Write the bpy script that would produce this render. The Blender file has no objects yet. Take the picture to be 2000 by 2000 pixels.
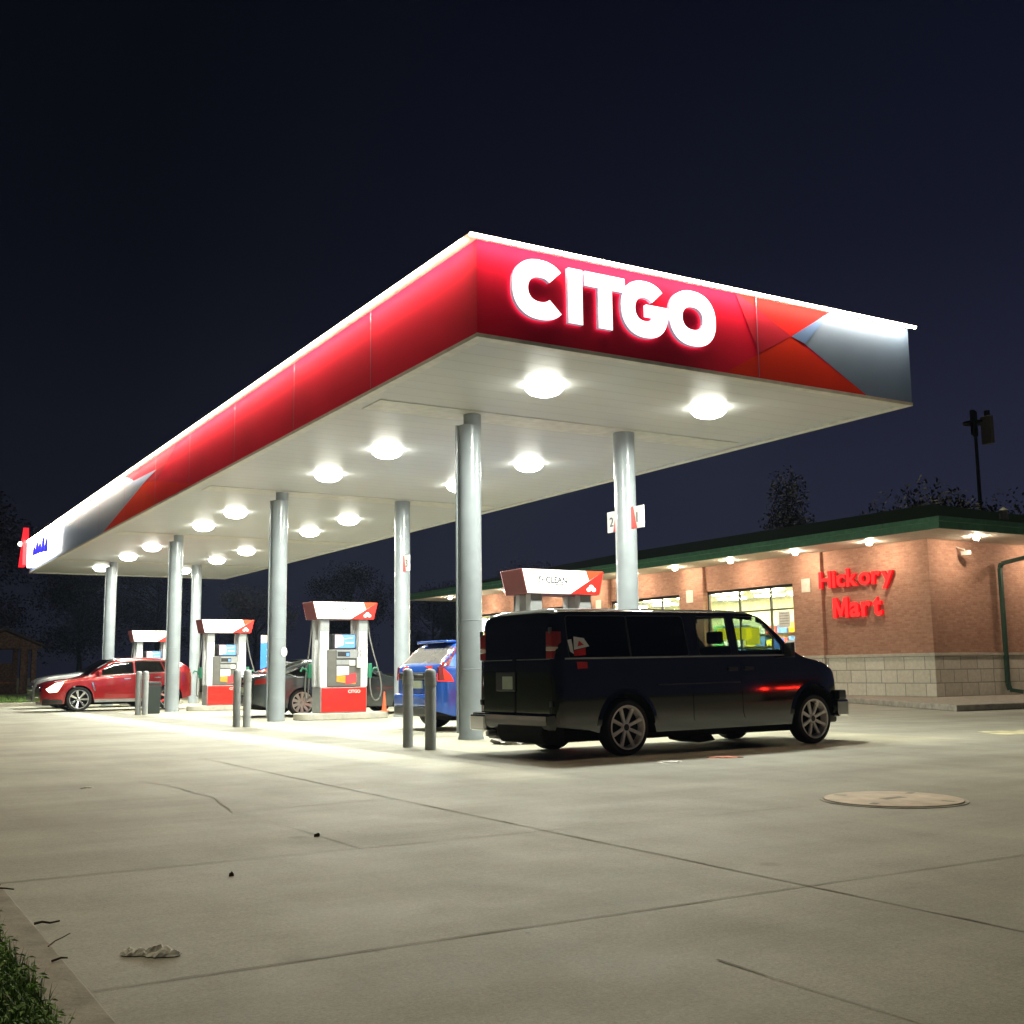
import bpy, bmesh, math, random
from mathutils import Vector, Matrix
random.seed(7)
R = math.radians
scene = bpy.context.scene
COL = scene.collection

# ------------------------------------------------------------------ materials
MATS = {}
def mat(name, col=(0.5, 0.5, 0.5), rough=0.5, metal=0.0, coat=0.0, emit=None, es=0.0, var=0.06, vscale=6.0, bump=0.0, bscale=60.0, alpha=None, spec=0.5):
    if name in MATS: return MATS[name]
    m = bpy.data.materials.new(name); m.use_nodes = True
    nt = m.node_tree; N = nt.nodes; L = nt.links
    b = N['Principled BSDF']
    b.inputs['Roughness'].default_value = rough; b.inputs['Metallic'].default_value = metal
    b.inputs['Coat Weight'].default_value = coat; b.inputs['Coat Roughness'].default_value = 0.04
    b.inputs['Specular IOR Level'].default_value = spec
    tc = N.new('ShaderNodeTexCoord')
    nz = N.new('ShaderNodeTexNoise'); nz.inputs['Scale'].default_value = vscale; nz.inputs['Detail'].default_value = 5
    L.new(tc.outputs['Object'], nz.inputs['Vector'])
    rp = N.new('ShaderNodeValToRGB')
    lo = [max(0, c*(1-var*2)) for c in col]; hi = [min(1, c*(1+var*2)) for c in col]
    rp.color_ramp.elements[0].position = .3; rp.color_ramp.elements[1].position = .7
    rp.color_ramp.elements[0].color = (*lo, 1); rp.color_ramp.elements[1].color = (*hi, 1)
    L.new(nz.outputs['Fac'], rp.inputs['Fac']); L.new(rp.outputs['Color'], b.inputs['Base Color'])
    if bump:
        n2 = N.new('ShaderNodeTexNoise'); n2.inputs['Scale'].default_value = bscale; n2.inputs['Detail'].default_value = 6
        L.new(tc.outputs['Object'], n2.inputs['Vector'])
        bp = N.new('ShaderNodeBump'); bp.inputs['Strength'].default_value = bump; bp.inputs['Distance'].default_value = .01
        L.new(n2.outputs['Fac'], bp.inputs['Height']); L.new(bp.outputs['Normal'], b.inputs['Normal'])
    if emit:
        b.inputs['Emission Color'].default_value = (*emit, 1); b.inputs['Emission Strength'].default_value = es
    MATS[name] = m
    return m

def glass(name, tint, t_fac):
    """window film: a share of the light passes straight through, the rest is a dark glossy pane"""
    m = bpy.data.materials.new(name); m.use_nodes = True
    nt = m.node_tree; N = nt.nodes; L = nt.links
    out = N['Material Output']; N.remove(N['Principled BSDF'])
    tr = N.new('ShaderNodeBsdfTransparent'); tr.inputs['Color'].default_value = (*[c*t_fac for c in tint], 1)
    gl = N.new('ShaderNodeBsdfGlossy'); gl.inputs['Roughness'].default_value = .02
    nz = N.new('ShaderNodeTexNoise'); nz.inputs['Scale'].default_value = 3
    mr = N.new('ShaderNodeMapRange'); mr.inputs['To Min'].default_value = .02; mr.inputs['To Max'].default_value = .05
    L.new(nz.outputs['Fac'], mr.inputs['Value']); L.new(mr.outputs['Result'], gl.inputs['Roughness'])
    lw = N.new('ShaderNodeLayerWeight'); lw.inputs['Blend'].default_value = .5
    pw_ = N.new('ShaderNodeMath'); pw_.operation = 'POWER'; pw_.inputs[1].default_value = 4; L.new(lw.outputs['Facing'], pw_.inputs[0])
    fr = N.new('ShaderNodeMath'); fr.operation = 'MULTIPLY_ADD'; fr.inputs[1].default_value = .8; fr.inputs[2].default_value = .045; L.new(pw_.outputs[0], fr.inputs[0])
    mx = N.new('ShaderNodeMixShader')
    L.new(fr.outputs[0], mx.inputs['Fac']); L.new(tr.outputs[0], mx.inputs[1]); L.new(gl.outputs[0], mx.inputs[2])
    L.new(mx.outputs[0], out.inputs['Surface'])
    MATS[name] = m
    return m

def emis(name, col, s, var=.04):
    return mat(name, (min(1, col[0]*.8), min(1, col[1]*.8), min(1, col[2]*.8)), .4, emit=col, es=s, var=var)

def wallmat(name, kind):
    m = bpy.data.materials.new(name); m.use_nodes = True
    nt = m.node_tree; N = nt.nodes; L = nt.links; b = N['Principled BSDF']
    tc = N.new('ShaderNodeTexCoord'); sp = N.new('ShaderNodeSeparateXYZ'); L.new(tc.outputs['Object'], sp.inputs[0])
    ad = N.new('ShaderNodeMath'); ad.operation = 'ADD'; L.new(sp.outputs['X'], ad.inputs[0]); L.new(sp.outputs['Y'], ad.inputs[1])
    zo = N.new('ShaderNodeMath'); zo.operation = 'SUBTRACT'; zo.inputs[1].default_value = .15 if kind == 'stone' else 0; L.new(sp.outputs['Z'], zo.inputs[0])
    cb = N.new('ShaderNodeCombineXYZ'); L.new(ad.outputs[0], cb.inputs['X']); L.new(zo.outputs[0], cb.inputs['Y'])
    bt = N.new('ShaderNodeTexBrick'); L.new(cb.outputs[0], bt.inputs['Vector'])
    bt.inputs['Scale'].default_value = 1.0
    if kind == 'brick':
        bt.inputs['Brick Width'].default_value = .203; bt.inputs['Row Height'].default_value = .0677
        bt.inputs['Mortar Size'].default_value = .0055; bt.inputs['Bias'].default_value = .1
        bt.inputs['Color1'].default_value = (.44, .20, .125, 1); bt.inputs['Color2'].default_value = (.56, .29, .19, 1)
        bt.inputs['Mortar'].default_value = (.36, .27, .19, 1)
    else:
        bt.inputs['Brick Width'].default_value = .62; bt.inputs['Row Height'].default_value = .403
        bt.inputs['Mortar Size'].default_value = .014; bt.inputs['Bias'].default_value = 0; bt.offset = .38; bt.squash = 1.25; bt.squash_frequency = 2
        bt.inputs['Color1'].default_value = (.76, .71, .57, 1); bt.inputs['Color2'].default_value = (.86, .81, .67, 1)
        bt.inputs['Mortar'].default_value = (.40, .37, .30, 1)
    nz = N.new('ShaderNodeTexNoise'); nz.inputs['Scale'].default_value = 9; nz.inputs['Detail'].default_value = 8
    L.new(tc.outputs['Object'], nz.inputs['Vector'])
    mx = N.new('ShaderNodeMix'); mx.data_type = 'RGBA'; mx.blend_type = 'MULTIPLY'; mx.inputs[0].default_value = .35
    L.new(bt.outputs['Color'], mx.inputs[6]); L.new(nz.outputs['Fac'], mx.inputs[7]); L.new(mx.outputs[2], b.inputs['Base Color'])
    b.inputs['Roughness'].default_value = .85
    bp = N.new('ShaderNodeBump'); bp.inputs['Strength'].default_value = .6; bp.inputs['Distance'].default_value = .012
    m2 = N.new('ShaderNodeMath'); m2.operation = 'SUBTRACT'; L.new(nz.outputs['Fac'], m2.inputs[0]); L.new(bt.outputs['Fac'], m2.inputs[1])
    L.new(m2.outputs[0], bp.inputs['Height']); L.new(bp.outputs['Normal'], b.inputs['Normal'])
    return m

def concrete_mat():
    m = bpy.data.materials.new('forecourt_concrete'); m.use_nodes = True
    nt = m.node_tree; N = nt.nodes; L = nt.links; b = N['Principled BSDF']
    tc = N.new('ShaderNodeTexCoord')
    def noise(scale, det=6, rough=.6, sx=1, sy=1):
        mp = N.new('ShaderNodeMapping'); mp.inputs['Scale'].default_value = (sx, sy, 1)
        L.new(tc.outputs['Object'], mp.inputs['Vector'])
        n = N.new('ShaderNodeTexNoise'); n.inputs['Scale'].default_value = scale; n.inputs['Detail'].default_value = det
        n.inputs['Roughness'].default_value = rough
        L.new(mp.outputs[0], n.inputs['Vector']); return n.outputs['Fac']
    def ramp(fac, p0, c0, p1, c1):
        r = N.new('ShaderNodeValToRGB'); e = r.color_ramp.elements
        e[0].position = p0; e[0].color = (*c0, 1); e[1].position = p1; e[1].color = (*c1, 1); L.new(fac, r.inputs['Fac']); return r.outputs['Color']
    def mix(kind, a, c, f):
        x = N.new('ShaderNodeMix'); x.data_type = 'RGBA'; x.blend_type = kind
        if isinstance(f, float): x.inputs[0].default_value = f
        else: L.new(f, x.inputs[0])
        for s, v in ((6, a), (7, c)):
            if isinstance(v, tuple): x.inputs[s].default_value = (*v, 1)
            else: L.new(v, x.inputs[s])
        return x.outputs[2]
    base = ramp(noise(.45, 8, .62), .32, (.325, .32, .27), .7, (.445, .44, .375))
    base = mix('MULTIPLY', base, ramp(noise(1.7, 6, .6, 1, .35), .3, (.80, .80, .80), .6, (1.03, 1.03, 1.03)), .8)
    base = mix('MULTIPLY', base, ramp(noise(70, 3, .7), .3, (.72, .72, .72), .7, (1.18, 1.18, 1.18)), .9)
    base = mix('MULTIPLY', base, ramp(noise(22, 4, .7), .3, (.86, .86, .86), .7, (1.1, 1.1, 1.1)), .8)
    base = mix('MULTIPLY', base, ramp(noise(.9, 7, .65, .18, 1), .36, (.76, .75, .72), .6, (1.05, 1.05, 1.05)), .8)
    vg = N.new('ShaderNodeTexVoronoi'); vg.inputs['Scale'].default_value = 5.5; vg.inputs['Randomness'].default_value = 1; L.new(tc.outputs['Object'], vg.inputs['Vector'])
    base = mix('MULTIPLY', base, ramp(vg.outputs['Distance'], .045, (.62, .60, .56), .09, (1, 1, 1)), ramp(noise(.7, 3), .5, (0, 0, 0), .62, (.8, .8, .8)))
    base = mix('MULTIPLY', base, ramp(noise(260, 2, .7), .36, (.62, .62, .62), .52, (1.0, 1.0, 1.0)), .6)
    # oil drips: sparse dark spots
    vo = N.new('ShaderNodeTexVoronoi'); vo.inputs['Scale'].default_value = .9; L.new(tc.outputs['Object'], vo.inputs['Vector'])
    base = mix('MULTIPLY', base, ramp(vo.outputs['Distance'], .03, (.66, .64, .6), .075, (1, 1, 1)), .7)
    # strips along the fuelling pad (x runs across them)
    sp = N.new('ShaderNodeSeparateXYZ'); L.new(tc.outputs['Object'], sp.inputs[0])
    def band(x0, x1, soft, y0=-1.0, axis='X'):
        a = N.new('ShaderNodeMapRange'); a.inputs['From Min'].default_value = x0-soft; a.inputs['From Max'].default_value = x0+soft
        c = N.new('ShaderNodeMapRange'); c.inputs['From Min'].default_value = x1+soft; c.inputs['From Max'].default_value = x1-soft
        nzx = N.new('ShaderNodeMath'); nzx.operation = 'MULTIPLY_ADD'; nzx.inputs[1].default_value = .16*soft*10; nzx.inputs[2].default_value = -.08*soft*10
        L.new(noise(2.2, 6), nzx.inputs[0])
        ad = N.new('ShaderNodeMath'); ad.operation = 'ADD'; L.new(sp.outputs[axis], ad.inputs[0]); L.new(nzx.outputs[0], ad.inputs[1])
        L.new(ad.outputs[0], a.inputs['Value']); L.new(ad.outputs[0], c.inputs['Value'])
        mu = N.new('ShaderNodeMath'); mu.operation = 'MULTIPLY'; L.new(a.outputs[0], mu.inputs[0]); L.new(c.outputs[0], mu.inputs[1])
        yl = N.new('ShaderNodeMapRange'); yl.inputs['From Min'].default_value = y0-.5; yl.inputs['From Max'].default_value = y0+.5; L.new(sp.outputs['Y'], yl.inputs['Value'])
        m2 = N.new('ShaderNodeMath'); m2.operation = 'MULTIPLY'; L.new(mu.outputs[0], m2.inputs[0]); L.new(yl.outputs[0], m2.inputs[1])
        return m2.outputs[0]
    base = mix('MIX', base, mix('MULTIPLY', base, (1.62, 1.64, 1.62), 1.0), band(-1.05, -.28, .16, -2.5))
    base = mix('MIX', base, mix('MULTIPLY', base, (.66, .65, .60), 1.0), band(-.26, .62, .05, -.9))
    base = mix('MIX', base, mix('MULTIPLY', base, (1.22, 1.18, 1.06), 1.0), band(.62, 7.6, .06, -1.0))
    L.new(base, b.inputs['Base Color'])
    rr = N.new('ShaderNodeMapRange'); rr.inputs['To Min'].default_value = .55; rr.inputs['To Max'].default_value = .85
    L.new(noise(1.3, 5), rr.inputs['Value']); L.new(rr.outputs[0], b.inputs['Roughness'])
    bp = N.new('ShaderNodeBump'); bp.inputs['Strength'].default_value = .25; bp.inputs['Distance'].default_value = .004
    L.new(noise(120, 4, .7), bp.inputs['Height']); L.new(bp.outputs['Normal'], b.inputs['Normal'])
    return m

def soffit_mat():
    m = bpy.data.materials.new('soffit_panels'); m.use_nodes = True
    nt = m.node_tree; N = nt.nodes; L = nt.links; b = N['Principled BSDF']
    tc = N.new('ShaderNodeTexCoord'); sp = N.new('ShaderNodeSeparateXYZ'); L.new(tc.outputs['Object'], sp.inputs[0])
    m1 = N.new('ShaderNodeMath'); m1.operation = 'MULTIPLY'; m1.inputs[1].default_value = 1/.406; L.new(sp.outputs['Y'], m1.inputs[0])
    fr = N.new('ShaderNodeMath'); fr.operation = 'FRACT'; L.new(m1.outputs[0], fr.inputs[0])
    rp = N.new('ShaderNodeValToRGB'); e = rp.color_ramp.elements
    e[0].position = .0; e[0].color = (0, 0, 0, 1); e[1].position = .05; e[1].color = (1, 1, 1, 1)
    L.new(fr.outputs[0], rp.inputs['Fac'])
    nz = N.new('ShaderNodeTexNoise'); nz.inputs['Scale'].default_value = .8; L.new(tc.outputs['Object'], nz.inputs['Vector'])
    mr = N.new('ShaderNodeMapRange'); mr.inputs['To Min'].default_value = .93; mr.inputs['To Max'].default_value = 1.05; L.new(nz.outputs['Fac'], mr.inputs['Value'])
    m3 = N.new('ShaderNodeMix'); m3.data_type = 'RGBA'; m3.blend_type = 'MULTIPLY'; m3.inputs[0].default_value = .28
    L.new(rp.outputs['Color'], m3.inputs[7])
    m4 = N.new('ShaderNodeMix'); m4.data_type = 'RGBA'; m4.blend_type = 'MULTIPLY'; m4.inputs[0].default_value = 1
    m4.inputs[6].default_value = (.57, .58, .575, 1); L.new(mr.outputs[0], m4.inputs[7]); L.new(m4.outputs[2], m3.inputs[6])
    L.new(m3.outputs[2], b.inputs['Base Color'])
    b.inputs['Roughness'].default_value = .42; b.inputs['Specular IOR Level'].default_value = .3
    bp = N.new('ShaderNodeBump'); bp.inputs['Strength'].default_value = .5; bp.inputs['Distance'].default_value = .01
    wv = N.new('ShaderNodeTexNoise'); wv.inputs['Scale'].default_value = 1.6; L.new(tc.outputs['Object'], wv.inputs['Vector'])
    ad = N.new('ShaderNodeMath'); ad.operation = 'ADD'; L.new(rp.outputs['Color'], ad.inputs[0]); L.new(wv.outputs['Fac'], ad.inputs[1])
    L.new(ad.outputs[0], bp.inputs['Height']); L.new(bp.outputs['Normal'], b.inputs['Normal'])
    return m

M_white = mat('white_paint', (.75, .75, .72), .45)
M_offwhite = mat('off_white_trim', (.62, .61, .55), .45)
M_grey = mat('grey_paint', (.30, .315, .325), .38, coat=.25, var=.04)
M_column = mat('column_grey_paint', (.29, .325, .35), .30, coat=.55, var=.05, vscale=3)
M_dark = mat('dark_plastic', (.03, .03, .032), .5)
M_black = mat('black_rubber', (.015, .015, .016), .75, bump=.2)
M_under = mat('underbody_black', (.008, .008, .008), .9)
M_chrome = mat('chrome', (.75, .76, .78), .12, 1.0, var=.02)
M_alu = mat('bright_alloy', (.90, .82, .80), .4, .0, var=.04)
M_alugrey = mat('grey_alloy', (.52, .49, .48), .4, .4, var=.04)
M_kerb = mat('kerb_concrete', (.33, .30, .25), .85, bump=.5, bscale=40, var=.12)
M_island = mat('island_concrete', (.44, .42, .36), .8, bump=.3, bscale=40, var=.08)
M_red = mat('pump_red', (.62, .018, .012), .35, coat=.3)
M_crimson = mat('fascia_crimson', (.66, .010, .048), .7, spec=.04, var=.05, vscale=.6)
M_orange = mat('fascia_orange_red', (.66, .032, .012), .7, spec=.04, var=.05, vscale=.6)
M_scarlet = mat('fascia_scarlet', (.72, .022, .025), .7, spec=.04, var=.05, vscale=.6)
M_rose = mat('fascia_dark_rose', (.46, .02, .05), .7, spec=.04, var=.05, vscale=.6)
M_fgrey = mat('fascia_pale_grey', (.16, .25, .42), .35, coat=.2, var=.04, vscale=.6)
M_fblue = mat('fascia_pale_blue', (.12, .24, .55), .35, coat=.2, var=.04, vscale=.6)
M_brick = wallmat('brick_wall_mat', 'brick')
M_stone = wallmat('stone_block_mat', 'stone')
M_green = mat('green_metal', (.085, .25, .15), .4, var=.1)
M_dgreen = mat('dark_green_roofing', (.007, .017, .010), .95, var=.2, bump=.3, spec=.03)
M_soff2 = mat('eave_soffit_white', (.62, .58, .48), .6)
M_frame = mat('dark_bronze_frame', (.035, .03, .028), .4, .3)
M_wood = mat('weathered_timber', (.20, .12, .075), .85, var=.25, vscale=9, bump=.4)
M_shingle = mat('old_shingles', (.09, .065, .05), .9, var=.3, vscale=14, bump=.5)
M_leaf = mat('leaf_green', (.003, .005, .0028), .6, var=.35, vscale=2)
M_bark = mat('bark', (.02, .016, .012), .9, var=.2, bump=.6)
M_paper = mat('crumpled_paper', (.93, .90, .84), .8, var=.02, bump=.15)
M_lamp = emis('canopy_lamp_glow', (1.0, 1.0, .88), 24)
M_led = emis('led_strip_glow', (1.0, .78, .52), 66)
M_letter = emis('sign_letter_glow', (1.0, 1.0, .97), 2)
M_letterside = emis('sign_letter_side', (.8, .7, .95), .25)
M_glass_clear = glass('clear_glass', (.92, .97, .94), .92)
M_glass_tint = glass('tinted_glass', (.9, 1.0, .95), .72)
M_glass_dark = glass('privacy_glass', (.8, .9, .9), .05)
M_glass_sedan = glass('car_glass', (.85, .95, .95), .25)

# ------------------------------------------------------------------ helpers
def tag(o, label=None, cat=None, group=None, kind=None):
    if label: o['label'] = label
    if cat: o['category'] = cat
    if group: o['group'] = group
    if kind: o['kind'] = kind
    return o
def empty(name, loc=(0, 0, 0), rz=0.0, parent=None):
    o = bpy.data.objects.new(name, None); COL.objects.link(o)
    o.location = loc; o.rotation_euler = (0, 0, rz); o.empty_display_size = .1
    if parent: o.parent = parent
    return o
class MB:
    """collects geometry for ONE mesh object"""
    def __init__(s): s.bm = bmesh.new(); s.mats = []
    def mi(s, m):
        if m is None: return 0
        if m not in s.mats: s.mats.append(m)
        return s.mats.index(m)
    def face(s, pts, m=None):
        f = s.bm.faces.new([s.bm.verts.new(p) for p in pts]); f.material_index = s.mi(m); return f
    def box(s, x0, x1, y0, y1, z0, z1, m=None, M=None):
        v = [s.bm.verts.new((M @ Vector(p)) if M else p) for p in
             [(x0, y0, z0), (x1, y0, z0), (x1, y1, z0), (x0, y1, z0), (x0, y0, z1), (x1, y0, z1), (x1, y1, z1), (x0, y1, z1)]]
        k = s.mi(m)
        for q in ((0, 3, 2, 1), (4, 5, 6, 7), (0, 1, 5, 4), (1, 2, 6, 5), (2, 3, 7, 6), (3, 0, 4, 7)):
            s.bm.faces.new([v[i] for i in q]).material_index = k
        return s
    def prism(s, poly, axis, a, b, m=None):
        """poly: 2D points; extruded along axis from a to b. axis 'x': poly=(y,z); 'y': (x,z); 'z': (x,y)"""
        def P(p, t):
            return {'x': (t, p[0], p[1]), 'y': (p[0], t, p[1]), 'z': (p[0], p[1], t)}[axis]
        A = [s.bm.verts.new(P(p, a)) for p in poly]; B = [s.bm.verts.new(P(p, b)) for p in poly]
        k = s.mi(m); n = len(poly)
        for i in range(n):
            s.bm.faces.new([A[i], A[(i+1) % n], B[(i+1) % n], B[i]]).material_index = k
        s.bm.faces.new(A[::-1]).material_index = k; s.bm.faces.new(B).material_index = k
        return s
    def lathe(s, prof, origin=(0, 0, 0), axis='z', n=32, m=None, sx=1, sy=1, caps=True):
        """prof: list of (radius, height)"""
        k = s.mi(m); rings = []
        for r, h in prof:
            ring = []
            for i in range(n):
                a = 2*math.pi*i/n; u, w = r*math.cos(a)*sx, r*math.sin(a)*sy
                p = {'z': (u, w, h), 'y': (u, h, w), 'x': (h, u, w)}[axis]
                ring.append(s.bm.verts.new((p[0]+origin[0], p[1]+origin[1], p[2]+origin[2])))
            rings.append(ring)
        for a, b in zip(rings, rings[1:]):
            for i in range(n):
                s.bm.faces.new([a[i], a[(i+1) % n], b[(i+1) % n], b[i]]).material_index = k
        for ring, flip in ((rings[0], True), (rings[-1], False)):
            if caps and (prof[0] if flip else prof[-1])[0] > 1e-4:
                s.bm.faces.new(ring[::-1] if flip else ring).material_index = k
        return s
    def tube(s, pts, r, n=8, m=None):
        k = s.mi(m); rings = []
        P = [Vector(p) for p in pts]
        for i, p in enumerate(P):
            t = (P[min(i+1, len(P)-1)]-P[max(i-1, 0)]).normalized()
            u = t.cross(Vector((0, 0, 1)) if abs(t.z) < .9 else Vector((1, 0, 0))).normalized(); w = t.cross(u)
            rr = r[i] if isinstance(r, (list, tuple)) else r
            rings.append([s.bm.verts.new(p+u*rr*math.cos(2*math.pi*j/n)+w*rr*math.sin(2*math.pi*j/n)) for j in range(n)])
        for a, b in zip(rings, rings[1:]):
            for j in range(n): s.bm.faces.new([a[j], a[(j+1) % n], b[(j+1) % n], b[j]]).material_index = k
        s.bm.faces.new(rings[0][::-1]).material_index = k; s.bm.faces.new(rings[-1]).material_index = k
        return s
    def build(s, name, m=None, parent=None, smooth=None, bevel=0, loc=None, seg=2, recalc=True):
        if recalc: bmesh.ops.recalc_face_normals(s.bm, faces=s.bm.faces)
        me = bpy.data.meshes.new(name); s.bm.to_mesh(me); s.bm.free()
        if not s.mats: s.mats = [m]
        for x in s.mats: me.materials.append(x if x else m)
        if smooth is not None:
            me.shade_smooth(); me.set_sharp_from_angle(angle=R(smooth))
        o = bpy.data.objects.new(name, me); COL.objects.link(o)
        if parent: o.parent = parent
        if loc: o.location = loc
        if bevel:
            b = o.modifiers.new('bevel', 'BEVEL'); b.width = bevel; b.segments = seg; b.limit_method = 'ANGLE'; b.angle_limit = R(40)
            b.harden_normals = False
        return o
def box(name, x0, x1, y0, y1, z0, z1, m, parent=None, bevel=0):
    return MB().box(x0, x1, y0, y1, z0, z1).build(name, m, parent, bevel=bevel)
def copy_tree(o, parent=None):
    c = o.copy(); COL.objects.link(c)
    if parent: c.parent = parent
    for ch in list(o.children): copy_tree(ch, c)
    return c
def text_mesh(name, s, w, h, origin, right, up, m, parent=None, depth=.01, bold=0.0, fitw=True):
    cu = bpy.data.curves.new('txt', 'FONT'); cu.body = s; cu.size = 1; cu.extrude = .5; cu.offset = bold; cu.resolution_u = 6
    ob = bpy.data.objects.new('txt', cu); COL.objects.link(ob)
    dg = bpy.context.evaluated_depsgraph_get()
    me = bpy.data.meshes.new_from_object(ob.evaluated_get(dg)); bpy.data.objects.remove(ob); bpy.data.curves.remove(cu)
    xs = [v.co.x for v in me.vertices]; ys = [v.co.y for v in me.vertices]
    sx = w/(max(xs)-min(xs)) if fitw else h/(max(ys)-min(ys)); sy = h/(max(ys)-min(ys))
    rt, u = Vector(right).normalized(), Vector(up).normalized(); n = rt.cross(u); og = Vector(origin)
    for v in me.vertices:
        v.co = og + rt*((v.co.x-min(xs))*sx) + u*((v.co.y-min(ys))*sy) + n*((v.co.z+.5)*depth)
    me.materials.clear(); me.materials.append(m); me.name = name
    o = bpy.data.objects.new(name, me); COL.objects.link(o)
    if parent: o.parent = parent
    return o
def lerp_fn(pts):
    def f(x):
        if x <= pts[0][0]: return pts[0][1]
        for (a, va), (b, vb) in zip(pts, pts[1:]):
            if x <= b: return va+(vb-va)*(x-a)/(b-a)
        return pts[-1][1]
    return f
def smooth_fn(pts):
    """monotone cubic (Catmull-like with limited slopes)"""
    n = len(pts); xs = [p[0] for p in pts]; ys = [p[1] for p in pts]
    d = [(ys[i+1]-ys[i])/(xs[i+1]-xs[i]) for i in range(n-1)]
    ms = [d[0]]+[0 if d[i-1]*d[i] <= 0 else 2*d[i-1]*d[i]/(d[i-1]+d[i]) for i in range(1, n-1)]+[d[-1]]
    def f(x):
        if x <= xs[0]: return ys[0]
        if x >= xs[-1]: return ys[-1]
        i = max(j for j in range(n-1) if xs[j] <= x); h = xs[i+1]-xs[i]; t = (x-xs[i])/h
        return (2*t**3-3*t**2+1)*ys[i]+(t**3-2*t**2+t)*h*ms[i]+(-2*t**3+3*t**2)*ys[i+1]+(t**3-t**2)*h*ms[i+1]
    return f
def inpoly(x, y, P):
    c = False; j = len(P)-1
    for i in range(len(P)):
        if (P[i][1] > y) != (P[j][1] > y) and x < (P[j][0]-P[i][0])*(y-P[i][1])/(P[j][1]-P[i][1])+P[i][0]: c = not c
        j = i
    return c
def round_poly(P, r, n=4):
    out = []
    for i in range(len(P)):
        a, b, c = Vector(P[i-1]), Vector(P[i]), Vector(P[(i+1) % len(P)])
        u, w = (a-b), (c-b); t = min(r, u.length*.45, w.length*.45); u.normalize(); w.normalize()
        for k in range(n+1):
            q = k/n; out.append(tuple(b+u*t*(1-q)**2+w*t*q**2))
    return out
def arcpts(cx, cy, rx, ry, a0, a1, n):
    return [(cx+rx*math.cos(R(a0+(a1-a0)*i/n)), cy+ry*math.sin(R(a0+(a1-a0)*i/n))) for i in range(n+1)]

# ------------------------------------------------------------------ camera
F = Vector((math.sin(.5384)*math.cos(.1392), math.cos(.5384)*math.cos(.1392), math.sin(.1392)))
Rt = Vector((math.cos(.5384), -math.sin(.5384), 0)); Up = Rt.cross(F); rol = -.0119
R2 = Rt*math.cos(rol)+Up*math.sin(rol); U2 = -Rt*math.sin(rol)+Up*math.cos(rol)
cam = bpy.data.cameras.new('camera'); co = bpy.data.objects.new('camera', cam); COL.objects.link(co)
co.matrix_world = Matrix(((R2.x, U2.x, -F.x, -6.717), (R2.y, U2.y, -F.y, -12.041), (R2.z, U2.z, -F.z, 1.0475), (0, 0, 0, 1)))
cam.sensor_width = 36; cam.lens = 40.02; cam.clip_end = 3000; cam.clip_start = .05
scene.camera = co

# ------------------------------------------------------------------ canopy
W, LEN, HS, HT = 7.98, 37.2, 5.23, 6.50
CX = (2.049, 5.178); CY = [3.977+9.157*i for i in range(4)]
canopy = empty('station_canopy', (W/2, LEN/2, 0))
tag(canopy, 'long red and pale grey filling station canopy with bright edge lighting on eight grey columns', 'canopy')
OFF = Vector((-W/2, -LEN/2, 0))
def cpart(o):
    o.parent = canopy; o.location = OFF; return o
m = MB(); m.box(.09, W-.09, .09, LEN-.09, HS, HS+.10)
sof = cpart(m.build('soffit', soffit_mat()))
for y in CY: cpart(MB().box(.34, W-.34, y-.28, y+.42, HS-.014, HS-.002).build('soffit_beam_cover', MATS['off_white_trim'], bevel=.01))
m = MB()   # pale border lip along the bottom edge of the fascia
for (a, b, c, d) in ((-.01, W+.01, -.01, .14), (-.01, W+.01, LEN-.14, LEN+.01), (-.01, .14, .14, LEN-.14), (W-.14, W+.01, .14, LEN-.14)):
    m.box(a, b, c, d, HS-.035, HS+.015)
cpart(m.build('bottom_trim', M_offwhite))
cpart(MB().box(.12, W-.12, .12, LEN-.12, HS+.3, HT-.1).build('roof_deck', M_grey))
def fascia(name, P, right, out, length, polys, seams):
    """flat fascia with its coloured facets; P: origin, right: direction along, polys: [(material, [(s,z)..], layer)]"""
    m = MB(); P, rt, n = Vector(P), Vector(right), Vector(out)
    def q(s, z, o): return P+rt*s+n*o+Vector((0, 0, z))
    # backing panel
    A = [q(0, HS+.015, -.09), q(length, HS+.015, -.09), q(length, HT, -.09), q(0, HT, -.09)]
    B = [q(0, HS+.015, 0), q(length, HS+.015, 0), q(length, HT, 0), q(0, HT, 0)]
    base = polys[0][0]
    for f in ([0, 1, 5, 4], [1, 2, 6, 5], [2, 3, 7, 6], [3, 0, 4, 7], [0, 3, 2, 1], [4, 5, 6, 7]):
        v = (A+B); m.face([v[i] for i in f], base)
    for mt, pl, ly in polys[1:]:
        m.face([q(s, z, .004*ly) for s, z in pl], mt)
    for s in seams:
        m.face([q(s-.008, HS+.03, .022), q(s+.008, HS+.03, .022), q(s+.008, HT-.02, .022), q(s-.008, HT-.02, .022)], M_rose)
        m.face([q(s+.009, HS+.03, .022), q(s+.018, HS+.03, .022), q(s+.018, HT-.02, .022), q(s+.009, HT-.02, .022)], M_fgrey)
    bmesh.ops.remove_doubles(m.bm, verts=m.bm.verts, dist=.0001)
    return m.build(name, base, recalc=False)
b0, t0 = HS+.02, HT-.005
front = [(M_crimson, None, 0),
         (M_fgrey, [(6.25, t0), (5.654, 5.893), (6.933, b0), (W, b0), (W, t0)], 1),
         (M_orange, [(4.055, b0), (5.374, 5.967), (6.933, b0)], 2),
         (M_scarlet, [(4.28, t0), (5.374, 5.967), (6.25, t0)], 2),
         (M_rose, [(4.28, t0), (4.72, 5.62), (5.374, 5.967)], 3),
         (M_fblue, [(5.374, 5.967), (5.654, 5.893), (6.25, t0)], 4)]
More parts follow.
